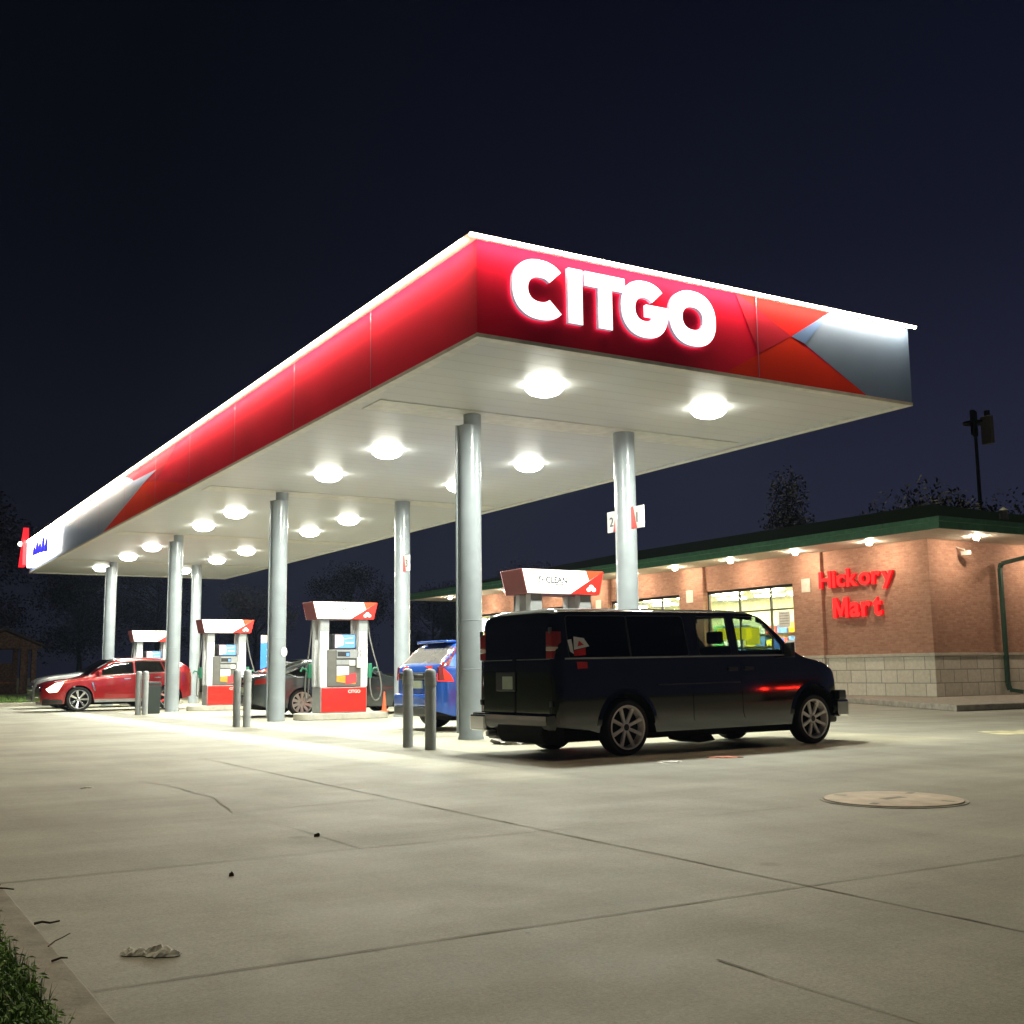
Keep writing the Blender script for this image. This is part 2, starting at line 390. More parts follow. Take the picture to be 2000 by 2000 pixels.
f1 = cpart(fascia('fascia_panel', (0, 0, 0), (1, 0, 0), (0, -1, 0), W, front, [4.675]))
f1['label'] = 'short fascia face carrying the big white letters'
def ms(p): return (LEN-p[0], p[1])
side = [(M_crimson, None, 0),
        (M_fgrey, [ms(p) for p in [(20.0, t0), (17.9, 5.95), (22.7, b0), (LEN, b0), (LEN, t0)]], 1),
        (M_orange, [ms(p) for p in [(12.95, b0), (16.3, 5.83), (17.6, 5.98), (22.7, b0)]], 2),
        (M_rose, [ms(p) for p in [(14.3, t0), (16.3, 5.83), (17.6, 5.98), (20.0, t0)]], 2),
        (M_scarlet, [ms(p) for p in [(16.3, 5.83), (12.95, b0), (16.0, b0), (17.3, 5.7)]], 3),
        (M_fblue, [ms(p) for p in [(16.35, 6.12), (17.9, 5.95), (20.0, 6.25)]], 4)]
f2 = cpart(fascia('fascia_panel', (0, LEN, 0), (0, -1, 0), (-1, 0, 0), LEN-.0905, side, [LEN-s for s in (3.26, 6.56, 9.97, 13.3, 16.45, 19.9, 23.3, 26.6, 30)]))
f2['label'] = 'long fascia face, crimson turning pale grey at its far end'
cpart(fascia('fascia_panel', (W-.0905, LEN, 0), (-1, 0, 0), (0, 1, 0), W-.181, [(M_crimson, None, 0)], []))
cpart(fascia('fascia_panel', (W, .0905, 0), (0, 1, 0), (1, 0, 0), LEN-.0905, [(M_fgrey, None, 0)], []))
# lit edge bar along the top of the two visible faces (housing + glowing lens)
def ledbar(seg_name, a, b, out):
    a, b, n = Vector(a), Vector(b), Vector(out); d = (b-a).normalized()
    m = MB(); 
    def bx(o0, o1, z0, z1, mt):
        A = [a+n*o0+Vector((0, 0, z0)), a+n*o1+Vector((0, 0, z0)), a+n*o1+Vector((0, 0, z1)), a+n*o0+Vector((0, 0, z1))]
        B = [p+(b-a) for p in A]; va = [m.bm.verts.new(p) for p in A]; vb = [m.bm.verts.new(p) for p in B]; k = m.mi(mt)
        for i in range(4): m.bm.faces.new([va[i], va[(i+1) % 4], vb[(i+1) % 4], vb[i]]).material_index = k
        m.bm.faces.new(va).material_index = k; m.bm.faces.new(vb).material_index = k
    bx(-.06, .18, .018, .027, M_offwhite); bx(.14, .175, -.016, .017, M_led)
    return m.build(seg_name, M_led)
cpart(ledbar('edge_light_bar', (-.18, -.0, HT-.05), (W, 0, HT-.05), (0, -1, 0)))
cpart(ledbar('edge_light_bar', (0, .0605, HT-.05), (0, LEN, HT-.05), (-1, 0, 0)))
# columns
def column(x, y, jacket):
    r = .19
    m = MB()
    if jacket:
        m.lathe([(.145, 4.9), (.145, HS)], (x+.05, y-.02, 0), n=40)
        c = m.build('column', M_column, smooth=40); cpart(c)
        s = MB(); s.lathe([(r+.015, 0), (r+.015, .02), (r, .06), (r, 1.082), (r+.004, 1.086), (r+.004, 1.094), (r, 1.098), (r, 1.85), (r+.004, 1.854), (r+.004, 1.862), (r, 1.866), (r, 5.02), (r-.012, 5.03)], (x, y, 0), n=48)
        j = s.build('column_jacket', M_column, smooth=40); j.parent = c
        t = MB(); t.tube([(x-.195, y+.06, 5.03), (x-.2, y+.06, 4.4), (x-.2, y+.06, .1)], .022, 10)
        d = t.build('drain_pipe', M_column, smooth=40); d.parent = c
    else:
        m.lathe([(r+.015, 0), (r+.015, .02), (r, .06), (r, HS)], (x, y, 0), n=48)
        cpart(m.build('column', M_column, smooth=40))
for i, y in enumerate(CY):
    column(CX[0], y, True); column(CX[1], y, False)
# round sticker on the second front column
st = MB(); st.lathe([(.11, 0), (.11, .004)], axis='y', n=24)
stk = st.build('round_sticker', M_white); stk.parent = canopy; stk.location = OFF+Vector((2.049+.105, CY[1]-.168, 1.55)); stk.rotation_euler = (0, 0, R(32))
# canopy lights
LY = [1.76, 7.31, 10.28, 16.70, 19.66, 25.63, 29.06, 33.74]
def canopy_light():
    o = MB().box(-.19, .19, -.19, .19, -.016, 0).build('canopy_light', M_offwhite, bevel=.006)
    l = MB(); l.lathe([(.001, -.175), (.13, -.165), (.225, -.13), (.28, -.075), (.295, -.017)], n=28); q = l.build('lamp_lens', M_lamp, o, smooth=50)
    la = bpy.data.lights.new('lamp', 'AREA'); la.shape = 'DISK'; la.size = .40; la.energy = 330; la.color = (.98, 1.0, .86); la.spread = R(180)
    lo = bpy.data.objects.new('lamp', la); COL.objects.link(lo); lo.parent = o; lo.location = (0, 0, -.19)
    return o
cl = canopy_light(); first = True
names = ['nearest to the big white letters', 'second from the near end', 'third from the near end', 'fourth from the near end', 'fifth from the near end', 'sixth from the near end', 'seventh from the near end', 'farthest from the camera']
for i, y in enumerate(LY):
    for k, x in enumerate((2.107, 5.249)):
        o = cl if first else copy_tree(cl); first = False
        o.location = (x, y, HS)
        tag(o, 'glowing ceiling lamp under the canopy, %s row, %s' % ('road side' if k == 0 else 'shop side', names[i]), 'ceiling light', 'lamps under the canopy')
# big illuminated letters (raised channel letters)
sign = empty('illuminated_sign', (2.15, -.03, 5.9)); tag(sign, 'big glowing white letters on the short red face of the canopy', 'sign')
def letter(name, outer, holes=()):
    """outer polygon (x,z), optional hole; a thick glowing face on a pale side"""
    m = MB(); D0, D1 = .0, -.06
    def bridge(poly):
        A = [m.bm.verts.new((p[0], D0, p[1])) for p in poly]; B = [m.bm.verts.new((p[0], D1, p[1])) for p in poly]; k = m.mi(M_letterside)
        for i in range(len(poly)): m.bm.faces.new([A[i], A[(i+1) % len(poly)], B[(i+1) % len(poly)], B[i]]).material_index = k
        return B
    kf = m.mi(M_letter)
    if holes:
        Bo = bridge(outer); Bi = bridge(holes[0])
        for i in range(len(outer)): m.bm.faces.new([Bo[i], Bo[(i+1) % len(outer)], Bi[(i+1) % len(outer)], Bi[i]]).material_index = kf
    else:
        B = bridge(outer); m.bm.faces.new(B).material_index = kf
        bmesh.ops.triangulate(m.bm, faces=[f for f in m.bm.faces if len(f.verts) > 4])
    o = m.build(name, M_letter, sign); o.location = (-2.15, .0, -5.9)
    return o
def ring(cx, cz, rx, rz, t, a0, a1, n=40):
    def se(cx, cz, rx, rz, a):
        c, s = math.cos(R(a)), math.sin(R(a)); e = .88
        return (cx+rx*math.copysign(abs(c)**e, c), cz+rz*math.copysign(abs(s)**e, s))
    A = [se(cx, cz, rx, rz, a0+(a1-a0)*i/n) for i in range(n+1)]; B = [se(cx, cz, rx-t, rz-t, a1+(a0-a1)*i/n) for i in range(n+1)]
    return A, B
zc, rz_ = 5.925, .40
def strip_letter(name, A, B):
    """open ring (C) built from quads so it stays clean"""
    m = MB(); kf = m.mi(M_letter); ks = m.mi(M_letterside); D0, D1 = 0, -.06
    B = B[::-1]
    a0 = [m.bm.verts.new((p[0], D0, p[1])) for p in A]; a1 = [m.bm.verts.new((p[0], D1, p[1])) for p in A]
    c0 = [m.bm.verts.new((p[0], D0, p[1])) for p in B]; c1 = [m.bm.verts.new((p[0], D1, p[1])) for p in B]
    n = len(A)
    for i in range(n-1):
        m.bm.faces.new([a1[i], a1[i+1], c1[i+1], c1[i]]).material_index = kf
        m.bm.faces.new([a0[i], a0[i+1], a1[i+1], a1[i]]).material_index = ks
        m.bm.faces.new([c0[i], c0[i+1], c1[i+1], c1[i]]).material_index = ks
    for i in (0, n-1): m.bm.faces.new([a0[i], a1[i], c1[i], c0[i]]).material_index = ks
    return m
TW = .235
A, B = ring(.885, zc, .42, rz_, TW, 42, 318); m = strip_letter('letter', A, B); o = m.build('letter', M_letter, sign); o.location = (-2.15, 0, -5.9)
letter('letter', [(1.32, 5.55), (1.545, 5.55), (1.545, 6.30), (1.32, 6.30)])
letter('letter', [(1.80, 5.55), (2.025, 5.55), (2.025, 6.10), (2.24, 6.10), (2.24, 6.30), (1.585, 6.30), (1.585, 6.10), (1.80, 6.10)])
A, B = ring(2.575, zc, .40, rz_, TW, 42, 352); m = strip_letter('letter', A, B)
m.prism([(2.60, 5.84), (2.97, 5.84), (2.97, 6.0), (2.60, 6.0)], 'y', 0, -.0575, M_letter)
o = m.build('letter', M_letter, sign); o.location = (-2.15, 0, -5.9)
A, B = ring(3.415, zc, .42, rz_, TW, 0, 359.9, 48)
letter('letter', A[:-1], [B[::-1][:-1]])
# far-end light box with a blue mark, and red corner box beside it
s2 = empty('illuminated_sign', (0, 33.7, 5.9)); tag(s2, 'glowing white light box with a blue mark at the far canopy end', 'sign')
def child_at(o, par): o.parent = par; o.location = -par.location; return o
child_at(MB().prism(round_poly([(30.6, 5.42), (36.7, 5.36), (36.9, 6.5), (30.4, 6.38)], .12), 'x', -.05, -.16).build('light_box', emis('light_box_glow', (1, .99, .95), 7)), s2)
M_blue = emis('blue_mark_glow', (.05, .05, .9), 1.0)
m = MB()
for a, h0, h1 in ((32.0, 5.56, 6.10), (32.75, 5.62, 6.24), (33.5, 5.66, 6.14), (34.2, 5.68, 6.22), (34.9, 5.70, 6.12)):
    m.prism([(a-.38, h0), (a+.38, h0), (a+.30, h1-.2), (a+.05, h1), (a-.3, h1-.2)], 'x', -.163, -.175)
child_at(m.build('blue_mark', M_blue), s2)
s3 = empty('corner_sign_box', (-.12, 37.35, 5.6)); tag(s3, 'narrow glowing red box standing up at the far corner of the canopy', 'sign')
child_at(MB().prism([(36.95, 5.5), (38.1, 5.5), (37.6, 6.2), (37.6, 6.5), (37.1, 7.02), (36.95, 6.5)], 'x', -.30, -.10).build('red_panel', emis('red_panel_glow', (1, .02, .03), 1.3)), s3)
m = MB(); m.lathe([(.001, -.1), (.07, -.07), (.1, 0), (.07, .07), (.001, .1)], (-.3, 37.72, 6.42), n=16)
child_at(m.build('lamp_globe', emis('globe_glow', (1, .95, .8), 14), smooth=60), s3)

# pump number flags
def flag(i, y, txt, label, fl=-1, x=None, z=3.63):
    e = empty('number_sign', (x or CX[1]-.2, y, z)); tag(e, label, 'number sign', 'pump number signs on the shop side columns')
    w = .34
    a = MB().box(-.012, .012, -w/2, w/2, -.19, .19).build('sign_panel', M_white, e, bevel=.004)
    b = MB(); b.prism([(-fl*w/2, -.19), (-fl*w/2, .19), (-fl*(w/2-.06), .19), (-fl*(w/2-.16), -.19)], 'x', -.018, -.0125); b.build('red_wedge', M_red, e)
    text_mesh('number', txt, .09, .17, (-.0125, .02 if fl < 0 else .09, -.085), (0, -1, 0), (0, 0, 1), M_dark, e, .006, .0, fitw=False)
flag(0, 3.36, '1', 'white and red number 1 sign on the shop side column above the black van')
flag(0, 4.64, '2', 'white number 2 sign peeking out behind the shop side column above the black van', 1, 5.39, 3.72)
flag(1, 12.47, '3', 'white and red number sign high on the grey column behind the blue car')

# ------------------------------------------------------------------ pump islands and dispensers
M_panelw = mat('pump_white_panel', (.72, .73, .74), .35, coat=.2)
M_signw = emis('pump_topper_white', (1.0, .99, .93), 1.15)
M_signr = emis('pump_topper_red', (1.0, .03, .02), .42)
M_signo = emis('pump_topper_orange', (1.0, .09, .03), .5)
M_endred = mat('pump_topper_end', (.22, .045, .045), .5)
M_screen = emis('pump_screen', (.12, .30, .85), .75)
M_pink = emis('screen_pink', (.85, .55, .62), .55)
M_label = mat('promo_white', (.8, .78, .72), .5)
M_promo_o = mat('promo_orange', (.75, .28, .03), .5)
M_promo_r = mat('promo_red', (.62, .05, .06), .5)
M_steel = mat('brushed_steel', (.36, .37, .37), .4, .35)
M_module = mat('pump_module_grey', (.12, .115, .105), .45)
def island(x, y, label):
    p = round_poly([(-1.12, -.36), (1.12, -.36), (1.12, .36), (-1.12, .36)], .3, 8)
    o = MB().prism(p, 'z', 0, .15).build('pump_island', M_island, bevel=.02); o.location = (x, y, 0)
    tag(o, label, 'kerbed island', 'concrete islands under the pumps'); return o
def pump():
    e = empty('fuel_pump', (0, 0, .15))
    z = -.15   # heights below are from the forecourt
    def P(o): o.location = (0, 0, z); return o
    P(MB().box(-.575, .575, -.27, .27, .15, .74).build('base_cabinet', M_steel, e, bevel=.02))
    for s in (-1, 1):
        m = MB().box(-.555, .555, s*.272-.012, s*.272+.012, .17, .725); q = P(m.build('front_cover', M_red, e, bevel=.006))
        q['label'] = 'bright red lower cover'
        sx = -s
        t = text_mesh('lettering', 'CITGO', .30, .075, (.10 if s < 0 else -.10, s*.285, .60), (-s, 0, 0), (0, 0, 1), M_label, q, .004, .02)
        # curved white side panels on the face
        for sd in (-1, 1):
            pr = [(sd*.36, .74), (sd*.585, .74), (sd*.60, 1.25), (sd*.585, 2.0), (sd*.59, 2.3), (sd*.375, 2.3), (sd*.375, 1.45), (sd*.40, 1.1)]
            P(MB().prism(pr, 'y', s*.10, s*.262).build('side_pillar', M_panelw, e, bevel=.012))
            P(MB().prism([(sd*.377, 2.02), (sd*.588, 2.02), (sd*.59, 2.3), (sd*.377, 2.3)], 'y', s*.262, s*.267).build('pillar_cap', M_grey, e))
        P(MB().box(-.42, .42, min(s*.05, s*.285), max(s*.05, s*.285), .745, 1.60).build('control_module', M_module, e, bevel=.02))
        P(MB().box(-.24, .30, min(s*.12, s*.24), max(s*.12, s*.24), 1.605, 1.96).build('screen_housing', M_dark, e, bevel=.01))
        sc = MB(); y0 = s*.243
        def quad(x0, x1, z0, z1, mt, yo=0):
            yy = y0+s*yo; sc.face([(x0, yy, z0), (x1, yy, z0), (x1, yy, z1), (x0, yy, z1)], mt)
        a = -s
        quad(-.22, .28, 1.64, 1.94, M_screen)
        sc.face([(a*-.22, y0+s*.004, 1.64), (a*-.02, y0+s*.004, 1.70), (a*.0, y0+s*.004, 1.86), (a*-.06, y0+s*.004, 1.94), (a*-.22, y0+s*.004, 1.94)], M_pink)
        sc.face([(a*.04, y0+s*.004, 1.74), (a*.24, y0+s*.004, 1.74), (a*.24, y0+s*.004, 1.77), (a*.04, y0+s*.004, 1.77)], M_pink)
        sc.face([(a*.02, y0+s*.004, 1.84), (a*.22, y0+s*.004, 1.86), (a*.22, y0+s*.004, 1.88), (a*.02, y0+s*.004, 1.86)], M_pink)
        P(sc.build('screen', M_screen, e))
        r = MB(); yb, yf = s*.286, s*.315
        r.box(-.20, .38, min(yb, yf), max(yb, yf), 1.40, 1.585, M_steel); r.box(-.18, .12, min(yf, yf+s*.004), max(yf, yf+s*.004), 1.44, 1.55, M_dark)
        r.box(.03, .10, min(yf, yf+s*.02), max(yf, yf+s*.02), 1.45, 1.52, M_screen)
        P(r.build('card_reader', M_steel, e, bevel=.004))
        k = MB(); k.box(-.20, .13, min(yb, yf-s*.01), max(yb, yf-s*.01), 1.25, 1.36, M_steel); k.box(.12, .26, min(yb, yf), max(yb, yf), 1.23, 1.35, M_label)
        P(k.build('keypad', M_steel, e, bevel=.003))
        g = MB(); y1 = s*.289
        g.face([(-.19, y1, .86), (.28, y1, .80), (.30, y1, 1.0), (-.19, y1, 1.0)], M_promo_o)
        g.face([(.03, y1+s*.003, .79), (.30, y1+s*.003, .84), (.29, y1+s*.003, 1.06), (.03, y1+s*.003, 1.02)], M_promo_r)
        g.face([(-.19, y1+s*.006, 1.0), (.11, y1+s*.006, 1.02), (.11, y1+s*.006, 1.22), (-.19, y1+s*.006, 1.22)], M_label)
        P(g.build('promo_sticker', M_promo_o, e))
        # nozzle in its holster
        n = MB(); xs = .34; yy = s*.34
        n.box(xs-.05, xs+.05, yy-.03, yy+.03, 1.18, 1.42, M_label); n.tube([(xs, yy, 1.40), (xs, yy+s*.03, 1.52), (xs, yy, 1.60), (xs, s*.30, 1.62)], .022, 8, M_label)
        P(n.build('nozzle', M_label, e, bevel=.01))
        q2 = MB(); 
    # crown sign
    v = MB(); k = [(-.71, 2.30), (.71, 2.30), (.81, 2.70), (-.81, 2.70)]
    v.prism(k, 'y', -.34, .34); P(v.build('crown_sign', M_endred, e, bevel=.01))
    for s in (-1, 1):
        g = MB(); y1 = s*.352; a = -s
        def f(pts, mt, o): g.face([(a*x if s > 0 else x, y1+s*o, zz) for x, zz in pts], mt)
        fp = (lambda pts: pts)
        f([(-.705, 2.305), (.705, 2.305), (.80, 2.695), (-.80, 2.695)], M_signw, 0)
        f([(.12, 2.305), (.705, 2.305), (.80, 2.695), (.74, 2.665), (.42, 2.48)], M_signr, .003)
        f([(.50, 2.532), (.74, 2.665), (.80, 2.695), (.44, 2.695)], M_signo, .004)
        # three-lobed white mark
        for cx, cz, rr in ((.49, 2.385, .045), (.59, 2.385, .045), (.54, 2.43, .045)):
            f([(cx+rr*math.cos(t*math.pi/5), cz+rr*.8*math.sin(t*math.pi/5)) for t in range(10)], M_signw, .006+cx*.004)
        pn = P(g.build('crown_panel', M_signw, e, recalc=False))
        t = text_mesh('lettering', 'TriCLEAN', .58, .105, ((-.52 if s < 0 else .52), s*.3535, 2.475), (-s, 0, 0), (0, 0, 1), M_dark, pn, .003, .015)
        t2 = MB().box(*sorted((-s*-.0-.0+(-.18 if s < 0 else .0), (-.0 if s < 0 else .18))), *sorted((s*.3525, s*.3555)), 2.45, 2.462).build('underline', M_dark, pn)
    # hoses looping out from the top at both ends
    def hose(sd, s, name='hose'):
        x0 = sd*.64; pts = []; sd = sd*(1 if sd > 0 else .3)
        ctl = [(x0, s*.16, 2.28), (x0+sd*.03, s*.18, 1.95), (x0+sd*.10, s*.24, 1.55), (x0+sd*.20, s*.30, 1.15), (x0+sd*.28, s*.32, .78), (x0+sd*.24, s*.33, .50), (x0+sd*.12, s*.33, .42), (x0+sd*.03, s*.32, .55), (x0-sd*.0, s*.30, .85), (x0+sd*.02, s*.28, 1.05)]
        for i in range(len(ctl)-1):
            a0, a1, a2, a3 = [Vector(ctl[max(0, min(len(ctl)-1, j))]) for j in (i-1, i, i+1, i+2)]
            for q in range(5):
                t = q/5; pts.append(.5*((2*a1)+(-a0+a2)*t+(2*a0-5*a1+4*a2-a3)*t*t+(-a0+3*a1-3*a2+a3)*t**3))
        pts.append(Vector(ctl[-1]))
        return P(MB().tube(pts, .017, 8).build(name, mat('hose_grey', (.16, .16, .15), .5), e, smooth=60))
    hose(1, -1); hose(-1, 1)
    for sd, s in ((1, -1), (-1, 1)):
        n = MB(); x0 = sd*.66; yy = s*.28
        n.box(min(x0-sd*.06, x0+sd*.02), max(x0-sd*.06, x0+sd*.02), yy-.04, yy+.04, .95, 1.28); n.tube([(x0, yy, 1.05), (x0+sd*.06, yy, 1.15), (x0+sd*.15, yy, 1.18), (x0+sd*.2, yy, 1.10)], .024, 8)
        q = P(n.build('nozzle', mat('nozzle_green', (.02, .18, .10), .4), e, bevel=.01)); q['label'] = 'green nozzle hung at the end of the pump'
    return e
isl_lab = ['concrete island behind the black van, mostly hidden', 'rounded concrete island under the pump beside the orange cone', 'rounded concrete island under the pump behind the second pair of bollards', 'concrete island of the farthest pump behind the red car']
pump_lab = ['fuel pump with red and white crown showing above the black van roof', 'fuel pump with red base and hose standing right of the second front column', 'fuel pump with red base behind the middle pair of bollards', 'farthest fuel pump, its crown showing above the red car']
pp = pump()
for i, y in enumerate(CY):
    island(3.62, y, isl_lab[i])
    o = pp if i == 0 else copy_tree(pp)
    o.location = (3.57, y, .15) if i else (3.62, y, .15)
    tag(o, pump_lab[i], 'fuel pump', 'fuel pumps under the canopy')

# blue advertising panel on the third shop side column
b = empty('advertising_panel', (4.98, 22.04, 1.6)); tag(b, 'tall narrow blue poster panel half hidden behind the second front column', 'advertising panel')
child_at(MB().box(4.62, 5.34, 22.02, 22.06, .93, 2.24).build('panel_board', emis('poster_blue', (.06, .26, .95), .55), bevel=.008), b)
m = MB(); m.face([(4.62, 22.015, 2.0), (5.34, 22.015, 2.05), (5.34, 22.015, 2.24), (4.62, 22.015, 2.24)], emis('poster_cream', (1, .75, .5), .7))
for k, zz in enumerate((1.22, 1.42, 1.60, 1.8)):
    for cx in (4.86,):
        m.face([(cx+.06*math.cos(t*math.pi/6), 22.014, zz+.06*math.sin(t*math.pi/6)) for t in range(12)], emis('poster_icon', (.45, .7, 1), .8))
child_at(m.build('poster_print', M_blue, recalc=False), b)

# bollards
def bollard(x, y, h, r, label):
    o = MB().lathe([(r, 0), (r, h-.05), (r*.93, h-.02), (r*.7, h), (.001, h+.01)], n=28).build('bollard', M_grey, smooth=50); o.location = (x, y, 0)
    bb = MB().lathe([(r+.006, h-.22), (r+.006, h-.10)], n=28).build('reflective_band', M_steel, o, smooth=50)
    tag(o, label, 'bollard', 'grey bollards in front of the columns'); return o
bollard(.427, 2.88, 1.10, .073, 'grey steel bollard of the nearest pair, on the left, in front of the blue car')
bollard(.433, 2.18, 1.09, .077, 'grey steel bollard of the nearest pair, on the right beside the nearest front column')
bollard(.50, 11.10, 1.15, .076, 'grey steel bollard of the middle pair, on the left, in front of the pump')
bollard(.62, 10.80, 1.14, .078, 'grey steel bollard of the middle pair, on the right, in front of the pump')
bollard(.61, 20.25, 1.17, .08, 'grey steel bollard of the far pair, on the left, in front of the red car')
bollard(.76, 20.10, 1.17, .08, 'grey steel bollard of the far pair, on the right beside the dark bin')
# bin
b = empty('litter_bin', (1.14, 20.85, 0)); tag(b, 'dark green litter bin beside the far pair of bollards', 'litter bin')
M_bin = mat('bin_dark_green', (.014, .022, .02), .5)
MB().prism([(-.16, 0), (.16, 0), (.19, .78), (-.19, .78)], 'y', -.2, .2).build('bin_body', M_bin, b, bevel=.02)
MB().prism([(-.2, .79), (.2, .79), (.17, .88), (-.17, .88)], 'y', -.21, .21).build('bin_lid', M_dark, b, bevel=.02)
# cone on the second island
c = MB().lathe([(.062, .02), (.05, .12), (.03, .32), (.016, .46), (.001, .465)], n=20).build('traffic_cone', mat('cone_orange', (.8, .13, .05), .5), smooth=50)
c.location = (4.62, 12.93, .15); tag(c, 'small orange traffic cone at the end of the second pump island', 'traffic cone')
MB().box(-.09, .09, -.09, .09, 0, .02).build('cone_foot', MATS['cone_orange'], c, bevel=.005)

# ------------------------------------------------------------------ vehicles
class Car:
    def __init__(s, x0, x1, W, top, belt, sill, wheels, tr, tumble=.2, rf=.25, rr=.25, crad=.12, p=.55, rake=0.0, zmid=.6):
        s.x0, s.x1, s.W = x0, x1, W; s.top, s.belt, s.sill = smooth_fn(top) if not callable(top) else top, lerp_fn(belt), lerp_fn(sill)
        s.wheels, s.tr, s.tumble, s.rf, s.rr, s.crad, s.p, s.rake, s.zmid = wheels, tr, tumble, rf, rr, crad, p, rake, zmid
    def w(s, x):
        h = s.W/2
        def rnd(d, Rr, amt): 
            if d >= Rr: return 0
            u = 1-max(d, 0)/Rr; return amt*(1-math.sqrt(max(0, 1-u*u)))
        return h-rnd(x-s.x0, s.rr[0], s.rr[1])-rnd(s.x1-x, s.rf[0], s.rf[1])
    def z0(s, x):
        z = s.sill(x)
        for cx, cz, rad in s.wheels:
            d = rad*rad-(x-cx)**2
            if d > 0: z = max(z, cz+math.sqrt(d))
        return min(z, s.belt(x)-.08)
    def zb(s, x): return min(s.belt(x), s.top(x)-.06)
    def zs(s, x):
        t, b = s.top(x), s.zb(x); return max(b, t-min(s.crad, .5*(t-b)+.02))
    def base(s, x, z):
        b = s.zb(x); w = s.w(x)
        if z <= b:
            q = (z-s.zmid)/(.55)
            return w*(1-.045*min(1.4, abs(q))**2.2) if z < s.zmid else w*(1-.02*min(1, max(0, q))**2)
        q = (b-s.zmid)/.55; wb = w*(1-.02*min(1, max(0, q))**2)
        return wb-s.tumble*(z-b)
    def y(s, x, z):
        zs, zt = s.zs(x), s.top(x); z = min(z, zt)
        if z <= zs: return s.base(x, z)
        t = min(.985, (z-zs)/max(1e-4, zt-zs)); sn = t**(1/s.p); return s.base(x, zs)*max(0, 1-sn*sn)**(s.p/2)
    def row(s, x):
        z0, zb, zs, zt = s.z0(x), s.zb(x), s.zs(x), s.top(x); pts = []
        for i in range(9): 
            z = z0+(zb-z0)*i/8; pts.append((s.base(x, z), z))
        for i in range(1, 15):
            z = zb+(zs-zb)*i/14; pts.append((s.base(x, z), z))
        ys = s.base(x, zs)
        for j in range(1, 11):
            a = math.pi/2*j/10; pts.append((ys*max(0, math.cos(a))**s.p if j < 10 else 0, zs+(zt-zs)*math.sin(a)**s.p))
        return pts
    def rk(s, x): return s.rake*x
    def shell(s, parent, paint, holes, wsr=None, rwr=None, gmat=None, name='body', step=.035, jmin=26, under=None):
        """wsr / rwr: x ranges whose upper faces become windshield / rear window"""
        m = MB(); kp = m.mi(paint); ku = m.mi(M_under)
        gl = {}
        n = int((s.x1-s.x0)/step); xs = [s.x0+(s.x1-s.x0)*i/n for i in range(n+1)]
        eps = [.004, .012, .022]
        xs = sorted(set(xs+[s.x0+e for e in eps]+[s.x1-e for e in eps]))
        rows = []
        for x in xs:
            pts = s.row(x); full = [(-a, b) for a, b in pts]+[(a, b) for a, b in pts[-2::-1]]
            rows.append([(x, a, b+s.rk(x)) for a, b in full])
        vb = [[m.bm.verts.new(p) for p in r] for r in rows]; K = len(rows[0]); half = (K-1)//2
        cut = {'windshield': MB(), 'rear_window': MB()}
        for i in range(len(xs)-1):
            xm = (xs[i]+xs[i+1])/2
            for j in range(K-1):
                jj = j if j < half else K-2-j
                c = (Vector(rows[i][j])+Vector(rows[i][j+1])+Vector(rows[i+1][j])+Vector(rows[i+1][j+1]))/4
                if jj < half-1 or True:
                    if any(inpoly(xm, c.z-s.rk(xm), h) for h in holes) and jj < 24: continue
                tgt = None
                if wsr and wsr[0] <= xm <= wsr[1] and jj >= jmin: tgt = 'windshield'
                if rwr and rwr[0] <= xm <= rwr[1] and jj >= jmin: tgt = 'rear_window'
                if tgt:
                    cut[tgt].face([rows[i][j], rows[i+1][j], rows[i+1][j+1], rows[i][j+1]]); continue
                m.bm.faces.new([vb[i][j], vb[i+1][j], vb[i+1][j+1], vb[i][j+1]]).material_index = kp
            m.bm.faces.new([vb[i][0], vb[i][-1], vb[i+1][-1], vb[i+1][0]]).material_index = ku
        m.bm.faces.new(vb[0]).material_index = kp; m.bm.faces.new(vb[-1][::-1]).material_index = kp
        o = m.build(name, paint, parent, smooth=32, recalc=True)
        for nm, c in cut.items():
            if len(c.bm.faces):
                bmesh.ops.remove_doubles(c.bm, verts=c.bm.verts, dist=.0005); c.build(nm, gmat or M_glass_sedan, parent, smooth=60)
            else: c.bm.free()
        return o
    def panel(s, name, poly, side, mt, parent, off=.006, thick=.012, rnd=0, loc=None):
        P = round_poly(poly, rnd) if rnd else poly
        bm = bmesh.new(); f = bm.faces.new([bm.verts.new((x, 0, z)) for x, z in P])
        xs = [p[0] for p in P]; zs = [p[1] for p in P]
        for ax, lo, hi in ((0, min(xs), max(xs)), (2, min(zs), max(zs))):
            k = int((hi-lo)/.07)
            for i in range(1, k+1):
                t = lo+(hi-lo)*i/(k+1); pc = [0, 0, 0]; pn = [0, 0, 0]; pc[ax] = t; pn[ax] = 1
                bmesh.ops.bisect_plane(bm, geom=bm.verts[:]+bm.edges[:]+bm.faces[:], plane_co=pc, plane_no=pn)
        ex = bmesh.ops.extrude_face_region(bm, geom=bm.faces[:]); new = {g for g in ex['geom'] if isinstance(g, bmesh.types.BMVert)}
        for v in bm.verts:
            o = off if v in new else off-thick
            v.co.y = side*(s.y(v.co.x, v.co.z)+o)
            v.co.z += s.rk(v.co.x)
        mb = MB(); mb.bm.free(); mb.bm = bm
        return mb.build(name, mt, parent, smooth=35)
